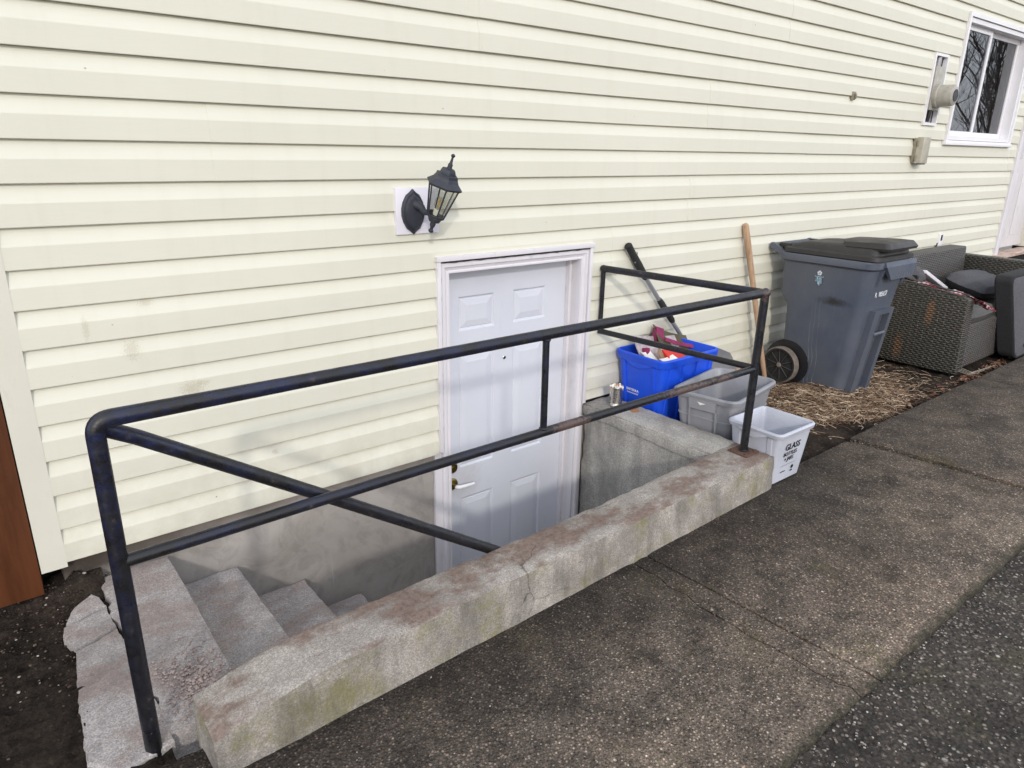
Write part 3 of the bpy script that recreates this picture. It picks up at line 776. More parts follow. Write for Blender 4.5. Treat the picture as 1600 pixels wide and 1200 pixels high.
me = bpy.data.meshes.new('leaf'); dl = org(door); me.from_pydata([tuple(Vector(p) - dl) for p in v], [], f); me.materials.append(M['door'])
o = bpy.data.objects.new('leaf', me); C.objects.link(o); o.parent = door
for (a, b) in cols:
    for (c_, d) in rows:
        def R_(i, y): return [(a + i, LY + y, c_ + i), (b - i, LY + y, c_ + i), (b - i, LY + y, d - i), (a + i, LY + y, d - i)]
        G().rings([R_(0, 0), R_(.003, .001), R_(.009, .009), R_(.014, .0095), R_(.018, .006), R_(.042, .0015), R_(.046, .0005)], False, True).mk('door_panel', M['door'], door)
G().tube([(1.69 + .9 * i / 40, -.0265 + .001 * math.sin(i * 1.7), 1.0215 + .004 * fbm((i * .3, 0, 0), 1.7)) for i in range(41)], [.0009 + .0011 * abs(math.sin(i * .9)) for i in range(41)], 5).mk('caulk_crack', M['black'], door)
G().tube([(1.6775 + .001 * math.sin(i * 2.1), -.0245, .12 + .89 * i / 30) for i in range(31)], [.0004 + .0010 * abs(math.sin(i * 1.3)) for i in range(31)], 5).mk('caulk_crack', M['black'], door)
# lever handle, deadbolt, peephole
g = G(); 
def disc(c_, r, h, ax=(0, -1, 0), n_=24, dome=.6):
    c_ = Vector(c_); a = Vector(ax).normalized()
    return [c_, c_ + a * h * dome, c_ + a * h], [r, r, r * .8]
g = G(); p_, r_ = disc((1.790, LY, -.128), .032, .014); g.tube(p_, r_, 24); g.tube([(1.790, LY - .01, -.128), (1.790, LY - .045, -.128)], .011, 12)
rose = g.mk('handle_rose', M['brass'], door, True)
hp = arc((1.790, LY - .03, -.128), (1.790, LY - .055, -.128), (1.90, LY - .058, -.132), .014) + [Vector((1.85, LY - .058, -.130)), Vector((1.892, LY - .052, -.134))]
G().tube([(1.79, LY - .03, -.128)] + hp, [.011] * (len(hp) - 1) + [.009, .008], 12).mk('lever', M['vinylwhite'], door, True)
g = G(); p_, r_ = disc((1.790, LY, -.035), .030, .018); g.tube(p_, r_, 24); g.tube([(1.79, LY - .01, -.035), (1.79, LY - .024, -.035)], .012, 14)
g.mk('deadbolt', M['brass'], door, True)
g = G(); p_, r_ = disc((2.120, LY, .492), .0095, .004); g.tube(p_, r_, 18); g.mk('peephole', M['steel'], door, True)
G().tube([(2.120, LY - .004, .492), (2.120, LY - .0052, .492)], .006, 14).mk('peephole_lens', M['black'], door)
G().box((1.72, -.02, -1.10), (2.53, .13, -1.078), .004).mk('threshold', M['steel'], door, True)

# ------------------------------------------------------------------ pipe railing
rail = thing('pipe_railing', 'chipped black and blue steel pipe railing around the basement stairwell', 'railing', (1.5, -.95, .17))
ZT, ZM, YR = .920, .569, -.942
XL, XR = .176, 2.752
R1 = .0185
# left post + elbow + long top rail in one bent pipe
pl = [Vector((XL, YR, -.12)), Vector((XL, YR, .4)), Vector((XL, YR, .75))] + arc((XL, YR, .5), (XL, YR, ZT), (1, YR, ZT), .036, 8) + [Vector((.6, YR, ZT))]
rr = [.0205] * (len(pl) - 1) + [.0188]
G().tube(pl, rr, 20).mk('corner_post', M['pipe'], rail, True)
G().tube([(.595, YR, ZT), (1.4, YR, ZT + .001), (2.1, YR - .001, ZT), (XR, YR - .012, ZT + .004)], R1, 20).mk('top_rail', M['pipe'], rail, True)
G().tube([(XL + .01, YR, ZM - .008), (1.0, YR, ZM), (1.9, YR, ZM + .004), (XR, YR - .012, ZM + .010)], .0162, 18).mk('middle_rail', M['pipe'], rail, True)
G().tube([(1.497, YR, ZM), (1.497, YR, ZT)], .0122, 14).mk('baluster', M['pipe'], rail, True)
ZR = ZT + .004; YP = YR - .014
G().tube([(2.742, YP, .165), (2.747, YP, .6), (XR, YP, ZR)], .0185, 20).mk('end_post', M['pipe'], rail, True)
bm = bmesh.new(); bmesh.ops.create_uvsphere(bm, u_segments=20, v_segments=12, radius=.0225)
for vv in bm.verts: vv.co += Vector((XR, YP, ZR))
G().bm(bm).mk('elbow', M['pipe'], rail, True)
G().tube([(XR, YP, ZR), (2.72, -.5, .918), (2.690, -.035, .912)], .0178, 20).mk('return_rail', M['pipe'], rail, True)
bm = bmesh.new(); bmesh.ops.create_uvsphere(bm, u_segments=16, v_segments=10, radius=.019)
for vv in bm.verts: vv.co += Vector((2.690, -.035, .912))
G().bm(bm).mk('elbow', M['pipe'], rail, True)
G().tube([(2.690, -.035, .912), (2.688, -.035, .56)], .0125, 14).mk('wall_post', M['pipe'], rail, True)
G().tube([(2.688, -.035, .572), (2.72, -.5, .576), (2.747, YP, .582)], .0150, 16).mk('return_middle_rail', M['pipe'], rail, True)
hp = [Vector((XL + .005, -.925, .90)), Vector((.26, -.902, .848)), Vector((.7, -.900, .559)), Vector((1.3, -.900, .160)), Vector((1.72, -.900, -.12))]
G().tube(hp, .0188, 20).mk('handrail', M['pipe'], rail, True)
G().tube([(1.70, -.900, -.12), (1.70, -.900, -.83)], .0165, 14).mk('newel_post', M['pipe'], rail, True)
for (wx, wy, wz, rr_) in ((1.497, YR, ZM + .017, .0165), (1.497, YR, ZT - .018, .0165), (2.744, YP, .184, .024)):
    G().tube([(wx, wy, wz - .004), (wx, wy, wz), (wx, wy, wz + .004)], [rr_ * .85, rr_, rr_ * .82], 16).mk('weld_bead', M['pipe'], rail, True)
bp = G().box((2.690, YP - .052, .172), (2.795, YP + .052, .179), .002).mk('base_plate', M['rust'], rail, True)
for dx, dy in ((-.038, -.038), (.038, -.038), (-.038, .038), (.038, .038)):
    G().tube([(2.742 + dx, YP + dy, .178), (2.742 + dx, YP + dy, .186)], .007, 6).mk('bolt', M['rust'], bp)
G().box((2.712, -.040, .893), (2.80, -.012, .905), .002).mk('wall_bracket', M['vinylwhite'], rail, True)

# ------------------------------------------------------------------ coach lamp
lamp = thing('wall_lantern', 'slate black coach lantern hanging askew on its white plate above the basement door', 'lantern', (1.56, 0, 1.25))
G().box((1.462, -.030, 1.156), (1.668, -.004, 1.345), .003).mk('mounting_plate', M['plate'], lamp, True)
# ogee back plate
def outline(k, sc=1.0):
    pts = []
    for (dx, dz) in [(0, .092), (.012, .080), (.030, .068), (.036, .058), (.046, .040), (.053, .015), (.053, -.015), (.046, -.040), (.036, -.058), (.030, -.068), (.012, -.080), (0, -.092)]: pts.append((dx, dz))
    pts += [(-x, z) for x, z in pts[-2:0:-1]]
    return pts
def rg(sc, y): return [(1.538 + x * sc, y, 1.248 + z * sc) for x, z in outline(0)]
G().rings([rg(1.0, -.030), rg(1.0, -.040), rg(.90, -.046), rg(.86, -.044), rg(.72, -.056), rg(.45, -.060)]).mk('back_plate', M['lantern'], lamp, True)
A0 = Vector((1.562, -.128, 1.171)); A1 = Vector((1.612, -.232, 1.480)); AX = (A1 - A0); AL = AX.length; ax = AX.normalized()
e1 = ax.cross(Vector((0, 1, 0))).normalized(); e2 = ax.cross(e1).normalized()
_v = Vector((0, -2.63, 1.5)) - A0; PH = math.atan2(_v.dot(e2), _v.dot(e1)) + .22
def hexr(t, r, n_=6, ph=PH): return [A0 + ax * (AL * t) + (e1 * math.cos(2 * PI * k / n_ + ph) + e2 * math.sin(2 * PI * k / n_ + ph)) * r for k in range(n_)]
c0 = A0 + ax * AL * .20
arm = [Vector((1.540, -.050, 1.278)), Vector((1.553, -.078, 1.268)), Vector((1.556, -.098, 1.250)), c0 + ax * .02 + Vector((0, .02, .0)), c0]
G().tube(arm, [.020, .016, .013, .014, .018], 14).mk('arm', M['lantern'], lamp, True)
def lath(prof_, n_=18): return G().rings([hexr(t, r, n_) for t, r in prof_])
lath([(0, .004), (.012, .010), (.03, .011), (.045, .007), (.07, .007), (.095, .011), (.12, .012), (.135, .009)]).mk('bottom_finial', M['lantern'], lamp, True)
G().rings([hexr(.13, .010), hexr(.15, .024), hexr(.19, .030), hexr(.215, .040), hexr(.235, .041)]).mk('cup', M['lantern'], lamp)
cage = G().rings([hexr(.600, .0625), hexr(.600, .073), hexr(.632, .074), hexr(.632, .05)]).mk('cage_ring', M['lantern'], lamp)
b0, b1 = hexr(.232, .0375), hexr(.605, .0645)
for k in range(6): G().tube([b0[k], b1[k]], .0034, 6).mk('cage_bar', M['lantern'], lamp)
for k in range(6):
    a, b, c_, d = b0[k], b0[(k + 1) % 6], b1[(k + 1) % 6], b1[k]
    cc = (a + b + c_ + d) / 4; P4 = [cc + (q - cc) * .96 for q in (a, b, c_, d)]
    inn = [q + (A0 + ax * AL * .42 - cc).normalized() * .002 for q in P4]
    G().rings([P4, inn]).mk('glass_pane', M['lampglass'], lamp)
G().rings([hexr(.61, .076), hexr(.625, .078), hexr(.645, .070), hexr(.68, .056), hexr(.72, .048), hexr(.75, .046), hexr(.758, .034), hexr(.785, .032), hexr(.815, .027), hexr(.825, .014)]).mk('roof', M['lantern'], lamp)
lath([(.82, .012), (.845, .009), (.87, .010), (.89, .006), (.955, .0042), (.97, .008), (.985, .0085), (1.0, .003)]).mk('top_finial', M['lantern'], lamp, True)
lath([(.235, .013), (.30, .013), (.31, .011)]).mk('bulb_socket', M['paper'], lamp, True)
lath([(.31, .009), (.34, .015), (.39, .019), (.44, .017), (.47, .007)]).mk('bulb', M['lampglass'], lamp, True)
lath([(.32, .002), (.35, .0045), (.43, .0045), (.44, .002)], 8).mk('filament', M['bulb'], lamp)

# ------------------------------------------------------------------ things on the wall
ob = thing('outlet_box', 'beige weatherproof outlet box on the siding, below and left of the window', 'outlet box', (6.2, 0, 1.54))
G().box((6.125, -.040, 1.452), (6.275, -.012, 1.640), .006).mk('base', M['beige_dark'], ob, True)
rs = []
for z in (1.449, 1.455, 1.638, 1.645):
    s = .985 if z in (1.449, 1.645) else 1
    rs.append([(6.135, -.041, z), (6.137, -.085 * s, z), (6.150, -.096 * s, z), (6.240, -.096 * s, z), (6.262, -.085 * s, z), (6.268, -.041, z)])
G().rings(rs).mk('cover', M['beige'], ob, True)
for z in (1.49, 1.60): G().tube([(6.130, -.048, z - .02), (6.130, -.048, z + .02)], .008, 8).mk('hinge', M['beige_dark'], ob)
G().box((6.165, -.088, 1.440), (6.235, -.050, 1.4495), .003).mk('cord_slot', M['black'], ob)
mt = thing('electric_meter', 'round glass electricity meter in its white-framed recess beside the window', 'meter', (6.33, 0, 1.95))
g = G(); framed(g, 6.212, 6.453, 1.738, 2.262, .020, -.028, .006, True); g.mk('recess_frame', M['vinylwhite'], mt)
G().box((6.235, .012, 1.76), (6.430, .03, 2.24)).mk('recess_back', M['conduit'], mt)
G().box((6.245, -.035, 1.850), (6.420, .0118, 2.17), .006).mk('meter_socket', M['metergrey'], mt, True)
def cyl(x, z, pr_): return G().rings([[(x + r * math.cos(2 * PI * k / 28), y, z + r * math.sin(2 * PI * k / 28)) for k in range(28)] for y, r in pr_])
cyl(6.335, 1.955, [(-.033, .090), (-.060, .090), (-.066, .082), (-.145, .080), (-.165, .074), (-.172, .060)]).mk('meter_dome', M['metergrey'], mt, True)
cyl(6.335, 1.955, [(-.1715, .045), (-.176, .045), (-.176, .038)]).mk('meter_dial', M['black'], mt, True)
G().tube([(6.30, -.02, 1.86), (6.30, -.015, 1.80), (6.30, -.01, 1.765)], .016, 10).mk('service_cable', M['black'], mt, True)
G().tube([(6.335, -.0, 2.14), (6.335, -.0, 2.24)], .022, 12).mk('conduit', M['conduit'], mt, True)
cl = thing('cable_clip', 'small grey-brown cable clip screwed high on the siding', 'clip', (5.06, 0, 1.885))
G().box((5.035, -.030, 1.862), (5.075, -.010, 1.915), .004).mk('clip_base', M['beige_dark'], cl, True)
G().tube([(5.055, -.028, 1.905), (5.055, -.040, 1.895), (5.055, -.040, 1.875), (5.055, -.028, 1.868)], .007, 8).mk('clip_loop', M['beige_dark'], cl, True)
hb = thing('switch_plate', 'white slotted plate on the siding low above the wicker sofa', 'wall plate', (7.02, 0, .785))
G().box((6.985, -.030, .722), (7.065, -.012, .845), .003).mk('plate', M['vinylwhite'], hb, True)
G().box((7.005, -.034, .785), (7.035, -.0295, .835), .001).mk('slot', M['black'], hb)
G().box((6.960, -.022, .735), (6.983, -.012, .765), .001).mk('gap', M['black'], hb)
hole = G().tube([(4.666, -.0175, 1.308), (4.666, -.0145, 1.308)], [.011, .013], 7).mk('siding_hole', M['black'], house)

# window
win = thing('slider_window', 'white two-pane sliding window reflecting bare trees, at the right end of the siding', 'window', (7.43, 0, 1.63))
g = G(); framed(g, 6.692, 8.183, 1.606, 2.600, .030, -.034, .006, True); g.mk('outer_trim', M['vinylwhite'], win)
g = G(); framed(g, 6.724, 8.151, 1.640, 2.566, .034, -.020, .10, True); g.mk('frame', M['vinylwhite'], win)
G().box((6.672, -.044, 1.598), (8.200, -.008, 1.6245), .003).mk('sill', M['vinylwhite'], win, True)
for (a, b, y) in ((6.760, 7.36, .022), (7.30, 8.115, .055)):
    g = G(); framed(g, a, b, 1.675, 2.531, .040, y, y + .025, True); sash = g.mk('sash', M['vinylwhite'], win)
    G().box((a + .038, y + .010, 1.713), (b - .038, y + .014, 2.493)).mk('pane', M['glass'], sash)
def curtain(a, b, y, mat):
    rs = []
    for z in (1.56, 2.6): rs.append([(a + (b - a) * i / 60, y + .022 * math.sin(i * .95) + .01 * math.sin(i * .37), z) for i in range(61)])
    rs2 = [r for r in rs] + [[(p[0], p[1] + .003, p[2]) for p in r] for r in rs[::-1]]
    return G().rings(rs2, False, False, False).mk('curtain', mat, win, True)
curtain(7.72, 8.14, .20, M['curtain']); curtain(6.95, 7.30, .21, M['darkcurtain']); curtain(6.6, 6.88, .20, M['curtain'])
g = G().box((6.5, 2.4, .9), (8.5, 2.45, 3.0)).box((6.45, .17, .9), (6.5, 2.4, 3.0)).box((8.5, .17, .9), (8.55, 2.4, 3.0)).box((6.45, .17, .85), (8.55, 2.4, .9)).box((6.45, .17, 3.0), (8.55, 2.4, 3.05))
g.mk('room', M['inside'], win)
# far door
fd = thing('side_door', 'white side door with wide cream casing and peeling sill at the right edge', 'door', (9.0, 0, .52))
mould('casing', [(0, .007), (0, -.036), (.016, -.040), (.085, -.034), (.090, -.022), (.112, -.020), (.118, -.010), (.118, .007)], (8.442, 9.662, .545, .545, 2.72), M['trim'], fd)
mould('jamb', [(0, .0075), (0, .155), (.035, .155), (.035, .0075)], (8.525, 9.575, .555, .555, 2.655), M['creamtrim'], fd)
G().box((8.56, .085, .575), (9.54, .130, 2.62), .003).mk('leaf', M['jamb'], fd, True)
for z0, z1 in ((.70, 1.35), (1.50, 2.45)):
    for x0 in (8.68, 9.12):
        G().box((x0, .080, z0), (x0 + .30, .0845, z1), .004).mk('door_panel', M['jamb'], fd, True)
G().tube([(8.64, .085, 1.50), (8.64, .03, 1.50)], [.028, .022], 16).mk('knob', M['brass'], fd, True)
G().box((8.43, -.085, .508), (9.68, .08, .545), .006).mk('sill', M['oldwood'], fd, True)
st = thing('timber_stoop', 'small concrete stoop below the white side door, behind the wicker sofa', 'stoop', (9.05, -.3, 0))
lumpy('stoop_step', (8.5, -.50, -.08), (9.6, -.01, .26), M['step'], st, res=.06)

# ------------------------------------------------------------------ wooden gate left of the house corner
gate = thing('board_fence', 'red-brown stained board fence meeting the cream corner post', 'fence', (-.6, 0, 0))
x = .0375
while x > -1.6:
    w = .232; z0 = .012 + random.uniform(0, .006)
    G().box((x - w, -.020, z0), (x - .0015, -.001, 1.92), .0015).mk('board', M['gate'], gate, True)
    x -= w + .002
for z in (.25, 1.0, 1.7): G().box((-1.58, -.0005, z), (.036, .037, z + .09)).mk('back_rail', M['gate'], gate)
for px_ in (-1.5, -.0055): G().box((px_ - .045, .038, -.1), (px_ + .045, .128, 1.9)).mk('post', M['gate'], gate)
G().box((.045, .10, -.10), (.100, .16, .13)).mk('hole_shade', M['dark'], house)  # near-black box stands in for the darkness inside the crawl hole

# ------------------------------------------------------------------ tubs
def rrect(cx, cy, hx, hy, r, rot=0, k=5):
    pts = []
    for (sx, sy, a0) in ((1, 1, 0), (-1, 1, 90), (-1, -1, 180), (1, -1, 270)):
        for i in range(k + 1):
            a = math.radians(a0 + 90 * i / k)
            pts.append((sx * (hx - r) + r * math.cos(a), sy * (hy - r) + r * math.sin(a)))
    c_, s_ = math.cos(rot), math.sin(rot)
    return [(cx + x * c_ - y * s_, cy + x * s_ + y * c_) for x, y in pts]
class Tub:
    def __init__(s, cx, cy, rot, z0, z1, b, t, r=.03):
        s.c = (cx, cy); s.rot = rot; s.z0 = z0; s.z1 = z1; s.b = b; s.t_ = t; s.r = r
    def half(s, z):
        t = (z - s.z0) / (s.z1 - s.z0); return tuple(p + (q - p) * t for p, q in zip(s.b, s.t_))
    def ring(s, z, off=0, dz=0, r=None):
        hx, hy = s.half(z); return [(x, y, z + dz) for x, y in rrect(s.c[0], s.c[1], hx + off, hy + off, max(.004, (r or s.r) + off), s.rot)]
    def P(s, u, v, z, off=0):
        """u,v in local metres; with u or v = ±1 string meaning on that wall"""
        hx, hy = s.half(z)
        if u in ('-', '+'): u = (hx + off) * (1 if u == '+' else -1)
        if v in ('-', '+'): v = (hy + off) * (1 if v == '+' else -1)
        c_, s_ = math.cos(s.rot), math.sin(s.rot)
        return Vector((s.c[0] + u * c_ - v * s_, s.c[1] + u * s_ + v * c_, z))
    def body(s, name, mat, parent, rim=.016, lip=.035, th=.004, floor=.02):
        z0, z1 = s.z0, s.z1
        rs = [s.ring(z0, -.012), s.ring(z0 + .010, 0)]
        for k in range(1, 6): rs.append(s.ring(z0 + .01 + (z1 - lip - z0 - .01) * k / 5, 0))
        rs += [s.ring(z1 - lip, rim * .9), s.ring(z1 - lip + .004, rim), s.ring(z1 - .008, rim + .002), s.ring(z1 - .002, rim - .003), s.ring(z1, rim - .008), s.ring(z1 - .001, .0), s.ring(z1 - .008, -th)]
        for k in range(4, -1, -1): rs.append(s.ring(z0 + floor + (z1 - .02 - z0 - floor) * k / 5, -th))
        rs.append(s.ring(z0 + floor, -.03))
        return G().rings(rs).mk(name, mat, parent, True)
    def rib(s, u, v, za, zb, w, d, mat, parent, name='rib'):
        """vertical rib on a wall: v='-' (front) u metres, or u='-' and v metres"""
        pts = []
        for z in (za, zb):
            for (a, o_) in ((-w / 2, -.002), (-w / 2 * .7, d), (w / 2 * .7, d), (w / 2, -.002)):
                pts.append(s.P(u + a, v, z, o_) if v in ('-', '+') else s.P(u, v + a, z, o_))
        return G().add(pts, [(0, 1, 5, 4), (1, 2, 6, 5), (2, 3, 7, 6), (0, 3, 2, 1), (4, 5, 6, 7), (3, 0, 4, 7)]).mk(name, mat, parent)
def text(name, body, size, M4, mat, parent, sx=1.0, bold=.0, depth=.0006):
    cu_ = bpy.data.curves.new('t', 'FONT'); cu_.body = body; cu_.size = size; cu_.extrude = depth; cu_.offset = bold
    cu_.align_x = 'CENTER'; cu_.align_y = 'CENTER'; cu_.resolution_u = 3
    to = bpy.data.objects.new('t', cu_); C.objects.link(to)
    dg = bpy.context.evaluated_depsgraph_get(); me_ = bpy.data.meshes.new_from_object(to.evaluated_get(dg))
    vs = [M4 @ Vector((v_.co.x * sx, v_.co.y, v_.co.z)) for v_ in me_.vertices]; fs = [tuple(p.vertices) for p in me_.polygons]
    bpy.data.objects.remove(to); bpy.data.curves.remove(cu_); bpy.data.meshes.remove(me_)
    return mk(name, vs, fs, mat, parent)
def onplane(o_, right, up):
    r = Vector(right).normalized(); n_ = r.cross(Vector(up)).normalized(); u = n_.cross(r)
    mm = Matrix((r, u, n_)).transposed().to_4x4(); mm.translation = o_; return mm

# blue box
bb = thing('recycling_box', 'blue recycling box filled with flattened cartons, against the siding', 'recycling box', (3.06, -.19, 0))
T = Tub(3.075, -.200, 0, .015, .452, (.195, .140), (.240, .166), .035)
T.body('box', M['blue'], bb, rim=.014, lip=.045)
for v_ in (-.105, .105): T.rib('-', v_, .05, .40, .022, .007, M['blue'], bb)
for u in (-.17, -.06, .06, .17): T.rib(u, '-', .05, .40, .022, .007, M['blue'], bb)
# curved handle skirt on the left end
pts = []
for i in range(17):
    t = i / 16; v_ = -.10 + .2 * t; dep = .030 * math.sin(PI * t)
    for (z, o_) in ((.412, .012), (.408 - dep, .014), (.408 - dep, .004)): pts.append(T.P('-', v_, z, o_))
G().add(pts, [(3 * i + j, 3 * i + 3 + j, 3 * i + 4 + j, 3 * i + 1 + j) for i in range(16) for j in range(2)]).mk('handle_skirt', M['blue'], bb, True)
def facing(T, u, v_, z, off=.003):
    if u == '-':
        c_ = T.P('-', v_, z, off); r = T.P('-', v_ - .05, z, off) - c_; up = T.P('-', v_, z + .05, off) - c_
    else:
        c_ = T.P(u, '-', z, off); r = T.P(u + .05, '-', z, off) - c_; up = T.P(u, '-', z + .05, off) - c_
    return onplane(c_, r, up)
text('lettering', 'EMTERRA', .021, facing(T, '-', .048, .232), M['print_white'], bb, 1.0, .0002)
text('small_lettering', 'Environmental', .012, facing(T, '-', .048, .214), M['print_white'], bb, 1.15, .0)
lm = facing(T, '-', .118, .224)
for dy, s_ in ((.009, 1), (-.009, -1)):
    mk('logo', [lm @ Vector(p) for p in ((-.008, dy + .008, .0004), (.008, dy + .009, .0004), (.001, dy - .001, .0004), (.008, dy - .008, .0004), (-.006, dy - .007, .0004))], [(0, 1, 2, 3, 4)], M['print_white'], bb)
def card(name, label, cat, c_, size, rot, mat, group='flattened cartons in the blue box', curve=0., extra=None):
    """a bent carton panel of real thickness"""
    w, h, th = size; R3 = Matrix.Rotation(rot[2], 3, 'Z') @ Matrix.Rotation(rot[1], 3, 'Y') @ Matrix.Rotation(rot[0], 3, 'X')
    rs = []; N_ = 8
    for i in range(N_ + 1):
        u = -w / 2 + w * i / N_; b = curve * (1 - (2 * i / N_ - 1) ** 2)
        rs.append([Vector(c_) + R3 @ Vector(p) for p in ((u, b, -h / 2), (u, b + th, -h / 2), (u, b + th, h / 2), (u, b, h / 2))])
    o_ = G().rings(rs).mk(name, mat, None, False, c_); tag(o_, label, cat, group)
    return o_, R3
gr = 'cartons thrown in the blue recycling box'
card('carton', 'grey printed carton panel leaning across the back of the blue box', 'carton', (3.07, -.145, .430), (.34, .19, .004), (-.75, .12, -.10), M['cardgrey'], gr, .012)
card('carton', 'magenta-edged carton standing highest in the blue box', 'carton', (3.12, -.10, .50), (.055, .09, .035), (-.5, .35, -.25), M['magenta'], gr)
card('carton', 'dark olive and magenta open carton flap over the right rim of the blue box', 'carton', (3.215, -.118, .470), (.27, .13, .004), (-.9, .35, -.20), M['cardin'], gr, .02)
card('carton', 'long magenta carton edge lying towards the right rim of the blue box', 'carton', (3.225, -.172, .452), (.22, .022, .006), (-.5, .28, -.35), M['magenta'], gr, .014)
card('carton', 'magenta corner of carton beside the white paper in the blue box', 'carton', (2.955, -.165, .425), (.035, .075, .03), (-.3, .3, .2), M['magenta'], gr)
card('paper_sheet', 'crumpled white paper at the left in the blue box', 'paper', (2.925, -.220, .415), (.13, .13, .004), (-.9, .2, .3), M['paper'], gr, .015)
card('paper_sheet', 'small white paper by the front rim of the blue box', 'paper', (3.00, -.275, .418), (.13, .05, .004), (-1.2, .0, .1), M['paper'], gr, .01)
card('carton', 'brown torn cardboard scrap in the middle of the blue box', 'carton', (2.995, -.225, .432), (.055, .06, .012), (-.5, -.3, .6), M['cardbrown'], gr)
card('carton', 'bright red carton near the front rim of the blue box', 'carton', (3.09, -.235, .425), (.14, .07, .02), (-1.0, .1, -.05), M['red'], gr)
card('carton', 'small yellow carton corner beside white paper in the blue box', 'carton', (2.905, -.255, .412), (.035, .03, .03), (-.4, .1, .2), M['yellow'], gr)
G().box((2.95, -.30, .02), (3.24, -.09, .36), .01)
o_ = G().box((2.90, -.32, .037), (3.27, -.075, .375), .01).mk('carton', M['cardbrown'], None, False, (3.08, -.2, .04)); tag(o_, 'brown cardboard packed low in the blue box under the other cartons', 'carton', gr)

# grey tote
gt = thing('grey_tote', 'empty mid-grey plastic storage tote between the blue box and the small white box', 'tote', (3.09, -.59, 0))
T = Tub(3.092, -.588, .185, -.005, .342, (.205, .130), (.252, .168), .045)
T.body('tub', M['grey'], gt, rim=.017, lip=.030)
rs = [T.ring(.205, .0005), T.ring(.207, .005), T.ring(.213, .005), T.ring(.216, .0005)]
G().rings(rs, False, False).mk('step_line', M['grey'], gt, True)
# handle plate on the left end
q = [T.P('-', v_, z, o_) for (v_, z, o_) in ((-.075, .316, .018), (.075, .316, .018), (.070, .262, .020), (-.070, .262, .020), (-.075, .316, .002), (.075, .316, .002), (.070, .262, .006), (-.070, .262, .006))]
G().add(q, [(0, 1, 2, 3), (0, 4, 5, 1), (1, 5, 6, 2), (2, 6, 7, 3), (3, 7, 4, 0)]).mk('handle_plate', M['grey'], gt)
for v_ in (-.073, .070): T.rib('-', v_, .01, .262, .012, .016, M['grey'], gt, 'handle_web')
q = [T.P('-', v_, z, o_) for (v_, z, o_) in ((-.02, .300, .0195), (.025, .304, .0195), (.010, .288, .0195))]
q += [p + Vector((-.001, 0, 0)) for p in q]
G().add(q, [(0, 1, 2), (3, 4, 5), (0, 1, 4, 3), (1, 2, 5, 4), (2, 0, 3, 5)]).mk('torn_label', M['paper'], gt)
for u in (-.16, .16): T.rib(u, '-', .01, .30, .03, .006, M['grey'], gt)
o_ = G().tube([T.P('+', -.06, .33, -.006), T.P('+', -.06, .10, -.006)], .003, 6).mk('inner_seam', M['grey'], gt)

# small pale box
wb = thing('glass_recycling_box', 'small pale grey glass recycling box with black lettering at the end of the kerb wall', 'recycling box', (2.955, -.95, 0))
T = Tub(2.957, -.955, .0, .006, .284, (.118, .110), (.146, .136), .022)
T.body('box', M['pale'], wb, rim=.012, lip=.026)
pts = []
for i in range(13):
    t = i / 12; v_ = -.075 + .15 * t; dep = .026 * min(1, 2.2 * min(t, 1 - t))
    for (z, o_) in ((.262, .012), (.258 - dep, .015), (.258 - dep, .003)): pts.append(T.P('-', v_, z, o_))
G().add(pts, [(3 * i + j, 3 * i + 3 + j, 3 * i + 4 + j, 3 * i + 1 + j) for i in range(12) for j in range(2)]).mk('handle_skirt', M['pale'], wb, True)
for v_ in (-.085, .085): T.rib('-', v_, .02, .25, .03, .004, M['pale'], wb)
def shear(M4, k): return M4
text('lettering', 'GLASS', .046, facing(T, -.010, 0, .196), M['print_black'], wb, .98, .0004)
text('lettering', 'BOTTLES', .030, facing(T, -.018, 0, .159), M['print_black'], wb, .95, .0000)
text('lettering', '+ JARS', .030, facing(T, -.020, 0, .131), M['print_black'], wb, .92, .0000)
fm = facing(T, -.01, 0, .10)
mk('rule_line', [fm @ Vector(p) for p in ((-.072, -.0006, .0004), (.055, -.0006, .0004), (.055, .0006, .0004), (-.072, .0006, .0004))], [(0, 1, 2, 3)], M['print_black'], wb)
text('small_lettering', 'recyclebc.ca', .0085, facing(T, -.050, 0, .068), M['print_black'], wb)
fm = facing(T, .030, 0, .075)
mk('logo', [fm @ Vector((.011 * math.cos(2 * PI * k / 8 + .4) * (1 if k % 2 else .8), .012 * math.sin(2 * PI * k / 8 + .4) * (1 if k % 2 else .85), .0004)) for k in range(8)], [tuple(range(8))], M['print_black'], wb)
text('small_lettering', 'RBC', .011, facing(T, .030, 0, .055), M['print_black'], wb)

# tin of cigarette ends
tin = thing('tin_can', 'open ribbed tin can on the wall top in front of the blue box', 'tin can', (2.725, -.150, .17))
def tr(r, z, n_=28): return [(2.725 + r * math.cos(2 * PI * k / n_), -.150 + r * math.sin(2 * PI * k / n_), z) for k in range(n_)]
rs = [tr(.034, .171), tr(.0365, .172), tr(.0365, .176), tr(.035, .178)]
for k in range(9): rs += [tr(.035, .188 + k * .0085), tr(.0336, .188 + k * .0085 + .004)]
rs += [tr(.035, .270), tr(.0355, .276), tr(.037, .278), tr(.0365, .280), tr(.034, .279), tr(.034, .20), tr(.02, .20)]
G().rings(rs).mk('can_body', M['tin'], tin, True)
for k in range(26):
    a = random.random() * 2 * PI; r = .004 + .027 * math.sqrt(random.random()); z = .268 + random.random() * .018
    p = Vector((2.725 + r * math.cos(a), -.150 + r * math.sin(a), z)); d = Vector((random.gauss(0, .8), random.gauss(0, .8), random.uniform(.15, .8))).normalized() * .016
    o_ = G().tube([p - d * .6, p + d], .0042, 8).mk('cigarette_end', M['butt'] if k % 4 else M['filter'], None, False, p)
    tag(o_, 'white or tan cigarette end in the tin can on the wall top', 'cigarette end', 'cigarette ends heaped in the tin can')
